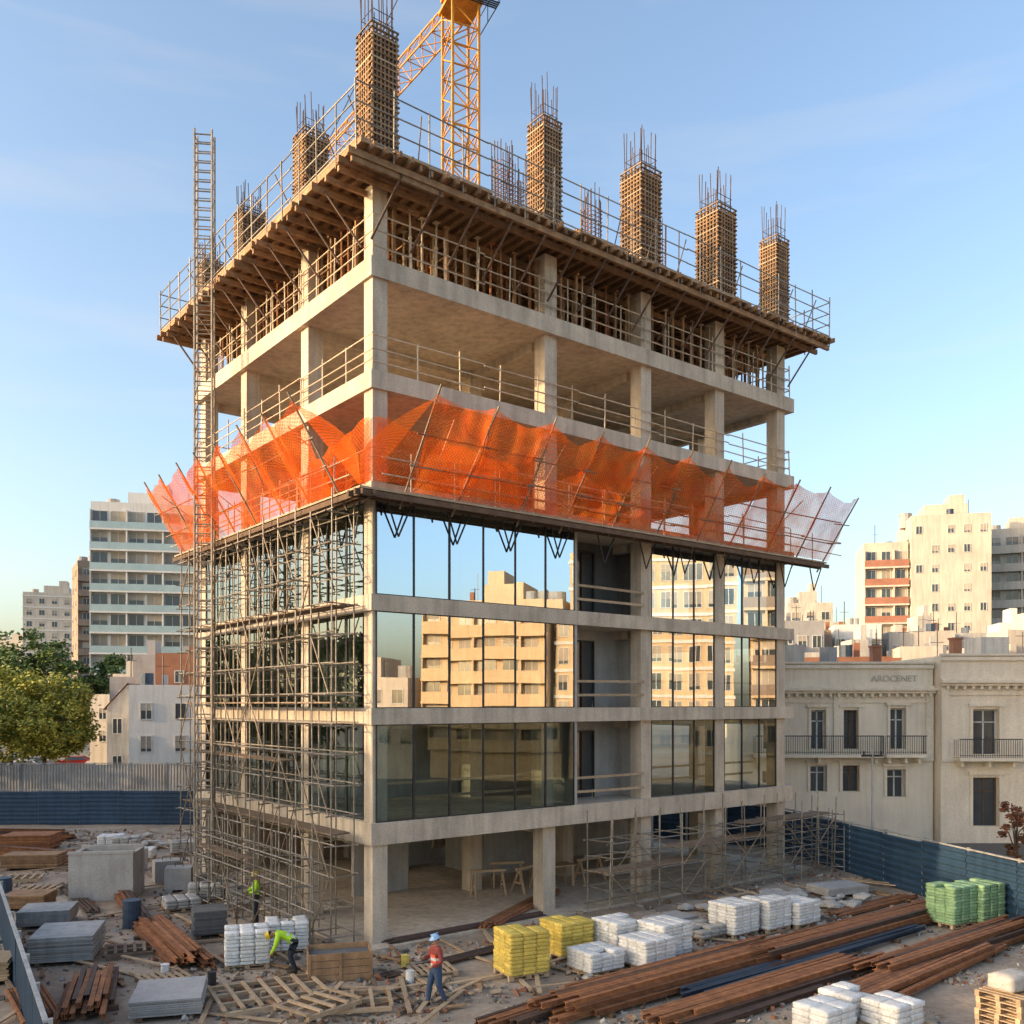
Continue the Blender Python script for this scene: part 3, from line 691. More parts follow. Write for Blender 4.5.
rr=random.Random(5)
for i in range(26): rl.append((rr.uniform(30,78),rr.uniform(92,128),rr.uniform(5,9),rr.uniform(10.5,16),rr.choice([OFFW,CREAM,BROWNR,GREYR,BROWNR,WHITE,GREYR,TILE])))
for i,(x,y,w_,h_,mt) in enumerate(rl):
    if i>=16 and x/y>.585: continue
    apartment({WHITE:"low white rendered house with flat roof",OFFW:"low weathered white house with rooftop clutter",CREAM:"low cream rendered house with flat roof",GREYR:"low grey rendered house with flat roof",BRICK:"low red brick house with flat roof",TILE:"low reddish house with flat roof",BROWNR:"low brown rendered house with flat roof"}[mt],x,y,math.radians(-10+random.uniform(-8,8)),w_,8,h_,4,4,mt,ww=1.0,wh=1.4,nbs=3,name="house",cat="house",tank=(i%2==0),roomw=random.uniform(.2,.5),blocks=(i%3==0),clutter=4,group="low houses in the city blocks")
apartment("warm cream apartment block facing the site across the street",56,16,math.radians(-90),12,14,16.5,6,6,CREAMW,balc=.9,ww=1.4,wh=1.6,nbs=2,clutter=4)
apartment("tall cream apartment block with rows of balconies",57,31,math.radians(-90),17,14,21,7,11,CREAMW,band=WHITE,ww=1.0,wh=1.6,clutter=5)
apartment("orange toned apartment block across the street",56,49,math.radians(-90),17,14,21.5,7,9,CREAMW,balc=.9,balg=BROWNR,ww=1.3,wh=1.8,clutter=5)
apartment("low cream house across the street",54,2,math.radians(-90),13,12,9,3,6,CREAM,ww=1.2,wh=1.5,clutter=4)
for (y,h_,l) in ((-10,19,12),(4,21,14),(20,19,14),(35,20,13)):  # out-of-view row added to cast shade over the yard and lower floors
    apartment("added unseen apartment block west of the site, shading the yard",-70,y,math.radians(90),l,14,h_,6,5,CREAM,balc=.8,blocks=False,group="added shadow casting blocks west of the site")
def wall_open(mb,x0,x1,z0,z1,ops,dep,m=0):
    xs=sorted({x0,x1,*[o[0] for o in ops],*[o[1] for o in ops]}); zs=sorted({z0,z1,*[o[2] for o in ops],*[o[3] for o in ops]})
    for a,b in zip(xs[:-1],xs[1:]):
        for c,d in zip(zs[:-1],zs[1:]):
            cx,cz=(a+b)/2,(c+d)/2
            if any(o[0]<cx<o[1] and o[2]<cz<o[3] for o in ops): continue
            mb.poly([(a,0,c),(b,0,c),(b,0,d),(a,0,d)],m)
    for o in ops:
        a,b,c,d=o
        mb.poly([(a,0,c),(a,dep,c),(a,dep,d),(a,0,d)],m); mb.poly([(b,0,c),(b,0,d),(b,dep,d),(b,dep,c)],m)
        mb.poly([(a,0,d),(a,dep,d),(b,dep,d),(b,0,d)],m); mb.poly([(a,0,c),(b,0,c),(b,dep,c),(a,dep,c)],m)
def classical(label,px,py,w_,h,ups,downs,balcs,mat,text=None):
    t=thing("town_house",label,"building",(px,py,0),0)
    ops=[(x-a/2,x+a/2,z,z+hh) for (x,a,z,hh) in ups+downs]
    m=MB(); wall_open(m,0,w_,0,h,ops,.35); 
    m.poly([(0,0,0),(0,0,h),(0,12,h),(0,12,0)]); m.poly([(w_,0,0),(w_,12,0),(w_,12,h),(w_,0,h)]); m.poly([(0,0,h),(w_,0,h),(w_,12,h),(0,12,h)]); m.poly([(0,12,0),(0,12,h),(w_,12,h),(w_,12,0)]); part(t,"wall",m,mat)
    m=MB(); m.box(-.1,w_+.1,-.5,-.003,h-1.45,h-1.3); m.box(-.05,w_+.05,-.32,-.003,h-1.6,h-1.45); m.box(-.02,w_+.02,-.2,-.003,h-1.3,h-1.2); m.box(0,w_,-.14,-.003,h-.25,h-.05); m.box(0,w_,-.18,.2,h+.003,h+.12); m.box(0,w_,-.08,-.003,h-2.1,h-2.0)
    x=.2
    while x<w_-.2: m.box(x,x+.14,-.28,-.01,h-1.78,h-1.603); x+=.45
    part(t,"cornice",m,mat)
    m=MB(); m.box(0,w_,-.12,-.003,4.35,4.55); part(t,"string_course",m,mat)
    for x in (0.0,w_/2-.2,w_-.4): m=MB(); m.box(x+.003,x+.397,-.1,-.004,4.553,h-1.603); part(t,"pilaster",m,mat)
    for i,(x,a,z,hh) in enumerate(ups+downs):
        m=MB(); q=.08
        m.box(-a/2,-a/2+q,0,.06,0,hh,0); m.box(a/2-q,a/2,0,.06,0,hh,0); m.box(-.04,.04,0,.06,0,hh,0); m.box(-a/2+q,a/2-q,0,.06,hh-q,hh,0); m.box(-a/2+q,a/2-q,0,.055,hh*.7,hh*.7+.06,0); m.box(-a/2+q,a/2-q,.03,.05,0,hh-q,1)
        part(t,"window",m,[WOODD if i%2 else FRAMEW,GLD],loc=(x,.28,z))
        m=MB(); m.box(x-a/2-.16,x-a/2-.003,-.07,-.003,z,z+hh+.15); m.box(x+a/2+.003,x+a/2+.16,-.07,-.003,z,z+hh+.15); m.box(x-a/2-.25,x+a/2+.25,-.16,-.003,z+hh+.153,z+hh+.3); part(t,"window_surround",m,mat)
    for (a,b,z) in balcs:
        m=MB(); m.box(a,b,-.9,-.003,z-.18,z,0); 
        for x in (a+.2,(a+b)/2,b-.35): m.box(x,x+.15,-.6,-.003,z-.5,z-.183,0)
        x=a+.05
        while x<b: m.tube((x,-.85,z),(x,-.85,z+.95),.014,1,4); x+=.12
        m.box(a,b,-.88,-.83,z+.95,z+1.0,1); m.box(a,b,-.87,-.84,z+.1,z+.13,1)
        for q in (.25,.5,.75): m.tube((a+.02,-.85*q,z),(a+.02,-.85*q,z+.95),.014,1,4); m.tube((b-.02,-.85*q,z),(b-.02,-.85*q,z+.95),.014,1,4)
        part(t,"balcony",m,[mat,DARKM])
    m=MB(); m.box(w_*.3,w_*.3+1.6,4,6,h,h+1.3); part(t,"roof_room",m,OFFW)
    m=MB(); m.tube((w_*.62,5,h),(w_*.62,5,h+1.2),.5,n=12); part(t,"water_tank",m,GREYR)
    for x in (w_*.15,w_*.8): m=MB(); m.box(x,x+.5,3,3.5,h,h+1.1); m.box(x-.06,x+.56,2.94,3.56,h+1.1,h+1.2); part(t,"chimney",m,BRICK)
    if text:
        cu=bpy.data.curves.new("lettering",'FONT'); cu.body=text[0]; cu.size=text[2]; cu.extrude=.02; cu.align_x='CENTER'
        o=bpy.data.objects.new("tmp",cu); COL.objects.link(o); bpy.context.view_layer.update()
        me=bpy.data.meshes.new_from_object(o.evaluated_get(bpy.context.evaluated_depsgraph_get())); bpy.data.objects.remove(o)
        me.materials.clear(); me.materials.append(OFFW); place("lettering",me,t,(text[1],-.03,h-.95),(math.pi/2,0,0))
    return t
classical("old two storey white town house with long iron balcony",12.4,50,10.4,9.6,[(4.2,.8,5.0,2.1),(5.95,.8,5.0,2.1),(8.5,.85,5.0,2.2),(1.6,.8,5,2.1)],[(4.2,.9,2.7,1.4),(5.95,.9,2.7,1.4),(8.4,1.0,2.4,1.5),(1.6,.9,2.4,1.4)],[(0.6,7.4,4.75),(7.55,9.7,4.75)],STONE,("AROCENET",8.3,.48))
classical("old cream town house with tall wooden doors and balcony",22.9,49.3,14,10.0,[(2.4,1.4,4.75,2.4),(6.5,1.4,4.75,2.4),(10.8,1.4,4.75,2.4)],[(2.4,1.4,.9,2.6),(6.5,1.4,.9,2.6),(10.8,1.4,.9,2.6)],[(.6,3.9,4.6),(5,8,4.6)],STONE)
SP=thing("utility_pole","slim grey utility pole beside the site fence","pole",(16.6,42.5,0))
m=MB(); m.tube((0,0,0),(0,0,5.4),.07,n=8,r2=.05); part(SP,"shaft",m,GREYF); m=MB(); m.box(-.5,.5,-.04,.04,5.0,5.1); m.tube((-.4,0,5.1),(-.4,0,5.25),.04); m.tube((.4,0,5.1),(.4,0,5.25),.04); part(SP,"crossarm",m,DARKM)
# ------------------------------------------------------------ trees
def tree(label,x,y,h,rw,mats,n=70,leaf=.3,seed=1,per=90,name="tree"):
    rnd=random.Random(seed); t=thing(name,label,"tree",(x,y,0)); m=MB()
    zb=h*.38; m.tube((0,0,-.1),(.1,.05,zb),h*.022,n=8,r2=h*.015)
    for i in range(9):
        a=rnd.uniform(0,6.28); rr=rnd.uniform(.3,.75)*rw; z=rnd.uniform(h*.5,h*.85)
        e=Vector((math.cos(a)*rr,math.sin(a)*rr,z)); mid=Vector((e.x*.45,e.y*.45,(zb+z)/2+.2))
        m.tube((.1,.05,zb-.3),mid,h*.010,n=5,r2=h*.007); m.tube(mid,e,h*.007,n=5,r2=h*.003)
    part(t,"trunk",m,BARK)
    m=MB()
    for i in range(n):
        while True:
            p=Vector((rnd.uniform(-1,1),rnd.uniform(-1,1),rnd.uniform(-1,1)))
            if .35<p.length<1: break
        c=Vector((p.x*rw,p.y*rw,h*.62+p.z*h*.36)); sz=rnd.uniform(.12,.26)*rw
        tone=rnd.random()
        for k in range(per):
            d=Vector((rnd.gauss(0,1),rnd.gauss(0,1),rnd.gauss(0,.7)))*sz*.55; q=c+d
            s=leaf*rnd.uniform(.5,1.1); u=Vector((rnd.gauss(0,1),rnd.gauss(0,1),rnd.gauss(0,.6))).normalized(); v=u.orthogonal().normalized()
            mi=0 if tone<.6 else 1
            if rnd.random()<.2: mi=2
            m.poly([q-u*s,q-v*s*.6,q+u*s,q+v*s*.6],mi)
    part(t,"crown",m,mats); return t
tree("yellow green leafy street tree",-38.6,76,10.2,3.7,[LEAF2,LEAF2,LEAF1],seed=2,leaf=.18,per=190,n=95)
tree("yellow green leafy street tree beside the hoarding",-43.5,80,10.6,4.2,[LEAF2,LEAF2,LEAF1],seed=3,leaf=.18,per=190,n=95)
tree("green tall street tree",-57,112,16.5,5.2,[LEAF1,LEAF1,LEAF3],seed=4)
tree("green tall street tree",-65,114,17,5.5,[LEAF1,LEAF1,LEAF3],seed=5)
tree("green tree beside the street",-50,116,14,4.0,[LEAF1,LEAF1,LEAF3],seed=8)
tree("dark green tree across the hoarding",-52,70,12,4.5,[LEAF1,LEAF3,LEAF1],seed=9)
tree("dark green tree behind the hoarding",-47,60,13,4.5,[LEAF1,LEAF3,LEAF1],seed=10)
tree("dark green tree west of the yard",-41,50,14,4.5,[LEAF1,LEAF3,LEAF1],seed=11)
tree("dark green tree west of the yard",-46,44,14,4.5,[LEAF1,LEAF3,LEAF1],seed=12)
tree("russet leaved small tree by the town house",21.5,39.5,3.4,.8,[LEAFR,LEAFR,LEAF3],n=22,leaf=.11,seed=6,per=60)
# ------------------------------------------------------------ cars
def car(label,x,y,rz,mat):
    t=thing("parked_car",label,"car",(x,y,.004),rz,"cars parked in the street")
    prof=[(-2.1,.35),(-2.15,.75),(-1.9,.95),(-1.35,1.0),(-.85,1.42),(.75,1.45),(1.45,1.05),(2.05,.95),(2.15,.6),(2.1,.35)]
    m=MB()
    for yy in (-.85,.85):
        for (a,z) in prof: m.v.append((a,yy*(.82 if z>1.2 else 1),z))
    n=len(prof); m.f.append(tuple(range(n))[::-1]); m.m.append(0); m.f.append(tuple(range(n,2*n))); m.m.append(0)
    for i in range(n): m.f.append((i,(i+1)%n,n+(i+1)%n,n+i)); m.m.append(0)
    part(t,"body",m,mat)
    for s in (-1,1): m=MB(); m.poly([(-1.15,s*.862,1.02),(1.2,s*.862,1.05),(.7,s*.72,1.39),(-.8,s*.72,1.37)]); part(t,"side_window",m,GLD)
    m=MB(); m.poly([(1.42,-.72,1.09),(1.42,.72,1.09),(.82,.62,1.43),(.82,-.62,1.43)]); part(t,"windscreen",m,GLD)
    for a in (-1.35,1.35):
        for s in (-1,1):
            m=MB(); m.tube((a,s*.72,.32),(a,s*.9,.32),.32,n=14); part(t,"wheel",m,DARKM)
    for s in (-1,1):
        m=MB(); m.box(2.1,2.17,s*.6-.15,s*.6+.15,.62,.76); part(t,"headlight",m,FRAMEW)
RC=M_('red_car_paint',(.4,.03,.02),None,2,.3,bump=0); SCM=M_('silver_car_paint',(.45,.46,.48),None,2,.3,metal=.4,bump=0); WC=M_('white_car_paint',(.7,.7,.7),None,2,.3,bump=0); BC=M_('black_car_paint',(.03,.03,.035),None,2,.25,bump=0)
for i,(x,y,r_,mt,lb) in enumerate([(-62,104,1.2,WC,"white"),(-58,106,1.2,BC,"black"),(-54.5,104,1.3,SCM,"silver"),(-50,106,.3,RC,"red"),(-66,112,.2,BC,"black"),(-46.5,106,.1,WC,"white"),(-52,99,.1,SCM,"silver"),(-57,99,.1,BC,"black")]): car(lb+" small car parked in the street",x,y,r_,mt)
# ------------------------------------------------------------ yard materials
def pallet_mb(lx=1.2,ly=1.0):
    m=MB(); 
    for i in range(7): a=-lx/2+i*(lx-.1)/6; m.box(a,a+.1,-ly/2,ly/2,.115,.137)
    for y in (-ly/2,-.05,ly/2-.1): m.box(-lx/2,lx/2,y,y+.1,.095,.115)
    for y in (-ly/2,-.05,ly/2-.1):
        for x in (-lx/2,-.07,lx/2-.14): m.box(x,x+.14,y,y+.1,.022,.095)
        m.box(-lx/2,lx/2,y,y+.1,0,.022)
    return m
PAL=pallet_mb().mesh("pallet",[WOODL])
def bagmesh(lx,ly,lz,mat,seed):
    rnd=random.Random(seed); bm=bmesh.new(); bmesh.ops.create_cube(bm,size=1); bmesh.ops.subdivide_edges(bm,edges=bm.edges[:],cuts=4,use_grid_fill=True)
    for v in bm.verts:
        x,y,z=v.co*2
        r=1-.05*(abs(x)**6)*(abs(y)**4); k=1-.28*max(abs(x)**9,abs(y)**9)
        v.co=Vector((x*lx/2*r,y*ly/2*r,z*lz/2*k+lz/2))+Vector((rnd.uniform(-1,1),rnd.uniform(-1,1),rnd.uniform(-1,1)))*.004
    me=bpy.data.meshes.new("bag"); bm.to_mesh(me); bm.free(); me.materials.append(mat); me.polygons.foreach_set('use_smooth',[True]*len(me.polygons)); return me
BM={}
for k,mt in (('w',BAGW),('y',BAGY),('g',BAGG),('c',BAGC)): BM[k]=[bagmesh(.40,.365,.108,mt,i) for i in range(3)]
def bags(label,x,y,rz,k,layers,nx=3,ny=3,z=.05,sc=1):
    layers=round(layers*1.32)
    t=thing("pallet_of_bags",label,"bags",(x,y,z),rz,"loaded pallets on the building site"); t.scale=(sc,sc,sc)
    place("pallet",PAL,t); cnt=0
    for l in range(layers):
        for i in range(nx):
            for j in range(ny):
                if 0<i<nx-1 and 0<j<ny-1 and l<layers-1: continue
                if l==layers-1 and random.random()<.12: continue
                if cnt>=99: continue
                cnt+=1
                lx=(i-(nx-1)/2)*.402; ly=(j-(ny-1)/2)*.365
                if l%2: lx+=.012; ly-=.01
                place("bag",random.choice(BM[k]),t,(lx+random.uniform(-.01,.01),ly+random.uniform(-.01,.01),.137+l*.102),(random.uniform(-.015,.015),random.uniform(-.015,.015),random.uniform(-.03,.03)))
d2r=math.radians
for (lb,x,y,r_,k,l) in [
 ("white cement bags stacked on a wooden pallet",-7.5,26.1,.3,'w',7),("white cement bags stacked on a wooden pallet",-6.75,27.6,.3,'w',6),
 ("yellow bags stacked on a wooden pallet",.25,25.2,.45,'y',8),("yellow bags stacked on a wooden pallet",1.6,27.2,.6,'y',7),
 ("low stack of white bags on a pallet",2.3,25.5,.6,'w',4),("white cement bags stacked on a wooden pallet",3.15,27.3,.65,'w',7),("white cement bags stacked on a wooden pallet",4.45,27.0,.65,'w',7),("white cement bags stacked on a wooden pallet",3.8,26.0,.65,'w',5),
 ("white cement bags stacked high on a pallet",7.1,29.6,.66,'w',7),("white cement bags stacked high on a pallet",8.35,30.3,.66,'w',7),("white cement bags stacked on a pallet",9.5,30.9,.66,'w',5),
 ("green bags stacked on a wooden pallet",14.7,30.9,.5,'g',9),("green bags stacked on a wooden pallet",15.85,31.3,.5,'g',9),
 ("grey cement bags on a pallet by the scaffold",-11.5,34.6,.3,'c',4),("grey cement bags on a pallet by the scaffold",-10.2,34.9,.3,'c',3),("grey cement bags on a pallet by the scaffold",-11.9,33.2,.5,'c',2),
 ("grey cement bags piled in the rear of the yard",-19.0,45.5,.2,'c',5),("white cement bags piled in the rear of the yard",-17.6,43.8,.2,'w',3),("white cement bags piled in the rear of the yard",-20.6,47.5,.2,'w',4),("grey cement bags piled in the rear of the yard",-16.2,45.5,.4,'c',4),
 ("grey cement bags on a pallet near the steel beams",6.0,29.2,.66,'c',2)]: bags(lb,x,y,r_,k,l)
for x,y,r_,l in ((6.95,20.6,.6,3),(7.85,21.6,.62,3),(8.6,20.9,.6,3)): bags("large white sacks stacked neatly on a pallet",x,y,r_,'w',l,nx=2,ny=2,sc=1.3)
# steel beams
def ibeam(L,h=.13,w=.12,t=.014):
    m=MB(); m.box(-L/2,L/2,-w/2,w/2,0,t); m.box(-L/2,L/2,-w/2,w/2,h-t,h); m.box(-L/2,L/2,-t/2,t/2,t,h-t); return m
IB={L_:[ibeam(L_).mesh("steel_beam",[RUST]),ibeam(L_).mesh("steel_beam",[RUSTD]),ibeam(L_).mesh("steel_beam",[BLUES])] for L_ in (3,5,8,11)}
def beampile(cx,cy,rz,L_,n,layers,dark=.16,lab="long rusty steel beam lying in a pile on the ground",mi=None):
    R=Matrix.Rotation(rz,3,'Z')
    for l in range(layers):
        for i in range(n-l*2):
            off=Vector((random.uniform(-.7,.7),(i-(n-1-l*2)/2)*.135+random.uniform(-.015,.015),0)); p=R@off
            place("steel_beam",IB[L_][mi if mi is not None else (1 if random.random()<dark else 0)],None,(cx+p.x,cy+p.y,.15+l*.133),(0,0,rz+random.uniform(-.016,.016)),lab,"steel beam","steel beams lying on the site")
    for s in (-.38,.38):
        p=R@Vector((s*L_,0,0)); m=MB(); m.box(-.06,.06,-n*.08,n*.08,0,.12); place("timber_sleeper",m.mesh("timber_sleeper",[WOODD]),None,(cx+p.x,cy+p.y,.025),(0,0,rz),"squared timber sleeper under steel beams","timber","timber sleepers under steel beams")
beampile(4.2,24.3,ROT,8,12,3)
beampile(11.2,29.4,ROT,11,11,3)
beampile(6.6,23.5,ROT,8,8,2)
beampile(13.2,27.3,ROT,8,10,3)
beampile(11.0,24.9,ROT+.06,8,9,2,dark=.2)
beampile(8.4,26.3,ROT,11,6,1,lab="long blue grey steel beam lying on the ground",mi=2)
beampile(-10.2,27.7,d2r(-57),5,9,3)
beampile(-10.6,23.2,d2r(110),3,9,2,dark=.2)
beampile(-13.6,33.0,d2r(-60),8,5,2,dark=.7)
beampile(-17.5,38.0,d2r(-60),5,6,2,dark=.4)
beampile(-22.5,44.0,d2r(-20),5,7,3,dark=.2)
beampile(-26.5,50.0,d2r(-5),5,7,4,dark=.2)
beampile(1.2,22.4,ROT+.1,5,6,1,dark=.3)
def bundle(label,cx,cy,rz,L_,n,r,mat,z=.06):
    t=thing("rebar_bundle",label,"steel bars",(cx,cy,z),rz)
    for i in range(n):
        y=(i%8-3.5)*r*2.2+random.uniform(-.01,.01); zz=(i//8)*r*1.9+r; m=MB(); o=random.uniform(-.25,.25); m.tube((-L_/2+o,y,zz),(L_/2+o,y+random.uniform(-.04,.04),zz),r,n=6); part(t,"bar",m,mat)
bundle("bundle of dark reinforcing bars on the ground",-1.6,26.6,ROT+.1,5,16,.025,RUSTD)
bundle("bundle of brown pipes on the ground",-11.6,22.4,d2r(125),3,16,.05,RUST)
bundle("bundle of dark reinforcing bars beside the building",-1.4,30.1,ROT,6,24,.025,RUSTD)
bundle("bundle of long bars inside the open ground floor",.4,32.8,ROT+.5,6,24,.03,RUST,z=.14)
bundle("bundle of dark pipes near the white sacks",5.6,22.2,ROT,6,16,.04,RUSTD)
bundle("bundle of bars in the rear of the yard",-16.5,35,d2r(-55),6,16,.03,RUSTD)
bundle("bundle of rusty bars by the blue fence",13.2,33.6,ROT,5,16,.035,RUST)
T=thing("concrete_tank","open topped grey precast concrete tank box","concrete box",(-15.6,35.6,.03),.15)
m=MB(); a,b,h=1.15,.9,1.75; m.box(-a,a,-b,-b+.15,0,h); m.box(-a,a,b-.15,b,0,h); m.box(-a,-a+.15,-b+.15,b-.15,0,h); m.box(a-.15,a,-b+.15,b-.15,0,h); m.box(-a+.15,a-.15,-b+.15,b-.15,0,.15); part(T,"shell",m,CONC2)
m=MB(); m.box(-a-.03,a+.03,-b-.03,-b+.15,h+.003,h+.1); m.box(-a-.03,a+.03,b-.15,b+.03,h+.003,h+.1); part(T,"rim",m,CONC2)
for (x,y,r_) in ((-13.2,36.6,.2),(-14.3,38.2,.5),(-16.8,41,.1)):
    T=thing("concrete_block","pale squared concrete block on the dirt","concrete block",(x,y,.03),r_,"concrete blocks in the yard")
    m=MB(); m.box(-.5,.5,-.4,.4,.1,.95); m.box(-.45,-.2,-.38,.38,0,.1); m.box(.2,.45,-.38,.38,0,.1); part(T,"block",m,CONC2); m=MB(); m.tube((-.15,0,.95),(-.15,0,1.1),.015); m.tube((-.15,0,1.1),(.15,0,1.1),.015); m.tube((.15,0,.95),(.15,0,1.1),.015); part(T,"lifting_hook",m,RUSTD)
def sheets(label,x,y,rz,lx,ly,n,mat,th=.05,name="sheet_stack"):
    t=thing(name,label,"stack of boards",(x,y,.05),rz)
    for u in (-lx*.35,lx*.35): m=MB(); m.box(u-.05,u+.05,-ly/2,ly/2,0,.1); part(t,"bearer",m,WOODD)
    for i in range(n):
        m=MB(); z=.103+i*(th+.008); o=random.uniform(-.04,.04); m.box(-lx/2+o,lx/2+o,-ly/2+random.uniform(-.03,.03),ly/2,z,z+th); part(t,"board",m,mat)
sheets("stack of grey cement boards on bearers",-13.0,27.0,.25,1.7,2.0,12,GREYF)
sheets("stack of pale cement boards on bearers",-15.6,31.0,.25,1.6,1.5,7,GREYF,th=.06)
sheets("stack of grey metal sheets on the ground",-8.3,22.4,.25,1.6,1.8,8,GREYR,th=.04)
sheets("stack of dark panels near the scaffold",-9.7,29.6,.4,1.0,1.1,13,CONCD)
sheets("stack of broken concrete paving slabs",9.6,33.5,.66,1.6,1.0,4,CONC2,th=.08)
sheets("stack of concrete paving slabs by the fence",12.6,35.8,.4,2.0,1.2,3,CONC2,th=.09)
sheets("stack of timber formwork panels in the yard",-21.5,41.5,.1,2.4,1.2,10,WOOD)
sheets("stack of rusty steel plates in the yard",-24.5,47,.1,2.4,1.6,12,RUST)
sheets("stack of grey plates behind the steel beams",5.2,30.2,.66,1.6,1.0,6,GREYR)
sheets("stack of timber panels below the fence",-17.5,33.4,.1,1.5,1.2,8,WOOD)
sheets("stack of pale timber boards near the rear fence",-14.5,49,.3,2.4,1.2,9,WOODL)
sheets("stack of pale timber boards beside the cement boards",-14.2,24.6,.3,1.6,1.2,9,WOODL)
def frame(label,x,y,rz,lx,ly,nxs,nys,tilt=0,z=.1,mat=WOODL):
    t=place("lattice_panel",None,None,(x,y,z),(tilt,0,rz),label,"timber lattice")
    for i in range(nxs): a=-lx/2+i*lx/(nxs-1); q=MB(); q.box(a-.045,a+.045,-ly/2,ly/2,.1,.15); part(t,"batten",q,mat)
    for i in range(nys): a=-ly/2+i*ly/(nys-1); q=MB(); q.box(-lx/2,lx/2,a-.05,a+.05,0,.097); part(t,"cross_batten",q,mat)
frame("pale timber lattice frame lying on the ground",-6.1,23.2,.5,2.6,2.2,7,4)
frame("pale timber lattice frame lying on the ground",-3.9,22.6,.2,1.8,1.4,5,3)
frame("small pale timber lattice on the rubble",-4.6,21.9,.9,1.6,1.2,5,3,z=.25)
frame("weathered pallet like timber frame in the yard",-11.3,27.3,.4,1.3,1.1,6,3,mat=WOODG)
frame("pallet like timber frame near the rear fence",-20.5,38.5,.3,1.6,1.2,6,3)
frame("pallet like timber frame near the rear fence",-18.5,36.0,.1,1.4,1.2,6,3)
for (x,y,r_) in ((-9.3,24.6,.7),(-14.4,29.4,.2),(-19.6,42.8,.4),(-16,47.5,.1),(-12.8,40.5,.6),(-2.2,25.3,.4),(10.6,33.9,.7),(-24.5,40.5,.3)):
    place("pallet",PAL,None,(x,y,.06),(0,0,r_),"empty pale timber pallet lying on the dirt","pallet","loose empty pallets in the yard")
T=thing("timber_crate","brown open topped timber crate with dirt inside","crate",(-4.7,25.1,.05),.25)
m=MB(); a,b,h=.85,.55,.75
for i in range(4):
    z=i*.19; m.box(-a,a,-b,-b+.03,z,z+.175); m.box(-a,a,b-.03,b,z,z+.175); m.box(-a,-a+.03,-b+.03,b-.03,z,z+.175); m.box(a-.03,a,-b+.03,b-.03,z,z+.175)
for x in (-a,-.04,a-.08): m.box(x,x+.08,-b-.03,-b-.002,0,h)
part(T,"side_boards",m,WOOD); m=MB(); m.box(-a+.03,a-.03,-b+.03,b-.03,.02,.6); part(T,"fill",m,CONCD)
for i in range(7): place("pallet",PAL,None,(11.2+random.uniform(-.03,.03),20.7+random.uniform(-.03,.03),.05+i*.139),(0,0,.6+random.uniform(-.05,.05)),"empty pale timber pallet in a stack","pallet","stacked empty pallets")
place("bag",bagmesh(.9,.6,.4,BAGC,9),None,(11.2,20.7,1.03),(0,0,.5),"grey sack lying on stacked pallets","bag")
def trestle(x,y,rz,label="pale timber sawhorse trestle under the open floor"):
    t=thing("sawhorse",label,"trestle",(x,y,.12),rz,"sawhorses in the ground floor")
    m=MB(); m.beam((-.7,0,.95),(.7,0,.95),.09,.1); part(t,"top_beam",m,WOODL)
    for a in (-.6,.6):
        for b in (-.35,.35): m=MB(); m.beam((a,b,0),(a*.9,0,.92),.05,.08); part(t,"leg",m,WOODL)
        m=MB(); m.beam((a*.95,-.2,.42),(a*.95,.2,.42),.04,.07); part(t,"stretcher",m,WOODL)
trestle(-.9,35.2,.3); trestle(.6,36.0,.9); trestle(-.2,37,.2); trestle(3.2,38,.7)
T=thing("timber_table","rough timber work table in the open ground floor","table",(1.6,37.0,.12),.5)
m=MB(); m.box(-.9,.9,-.4,.4,.82,.87); part(T,"table_top",m,WOODL)
for a in(-.8,.8):
    for b in(-.3,.3): m=MB(); m.box(a-.04,a+.04,b-.04,b+.04,0,.82); part(T,"leg",m,WOODL)
def drum(x,y,mat,lb,s=1,nm="steel_drum",ct="drum"):
    t=thing(nm,lb,ct,(x,y,.05)); t.scale=(s,s,s); m=MB(); m.tube((0,0,0),(0,0,.88),.29,n=16); part(t,"shell",m,mat)
    m=MB(); 
    for z in (.0,.28,.56,.86): m.tube((0,0,z),(0,0,z+.03),.305,n=16)
    part(t,"hoop",m,mat)
for a in ((-12.6,30.6,BLUES),(-19,34.5,BLUES),(-22,39,RUST)): drum(*a,"weathered steel drum standing in the yard")
for a in ((-2.7,24.4,BAGW),(-5.6,26.6,BAGW),(-3.0,25.9,BAGY),(2.0,24.0,BAGC),(-9.4,25.0,BAGW),(-7.9,24.3,DARKM)): drum(*a,"small plastic bucket on the dirt",.38,"bucket","bucket")
PK=[(lambda q,L_:(q.box(-L_/2,L_/2,-.06,.06,0,.035),q.mesh("plank",[WOODL if L_>2 else (WOODG if L_>1 else WOOD)]))[1])(MB(),L_) for L_ in (.5,.9,1.4,2.2,2.8)]
def inb(x,y):
    d=(x-C[0])*.786+(y-C[1])*.619; e=-(x-C[0])*.619+(y-C[1])*.786; return -.8<d<22 and -.8<e<16
for i in range(250):
    if i<30: x,y=random.gauss(-3.6,1.4),random.gauss(22.9,.8)
    elif i<90: x,y=random.uniform(-15,-6),random.uniform(22,35)
    elif i<170: x,y=random.uniform(-26,-12),random.uniform(34,54)
    elif i<205: x,y=random.uniform(6,15),random.uniform(31,38)
    else: x,y=random.uniform(-4,6),random.uniform(24,30)
    if inb(x,y): continue
    place("plank",random.choice(PK),None,(x,y,.07+random.uniform(0,.08)),(random.uniform(-.04,.04),random.uniform(-.03,.03),random.choice([ROT,ROT+1.57,-.9])+random.gauss(0,.35)),"loose timber plank lying on the dirt","plank","loose planks lying on the site")
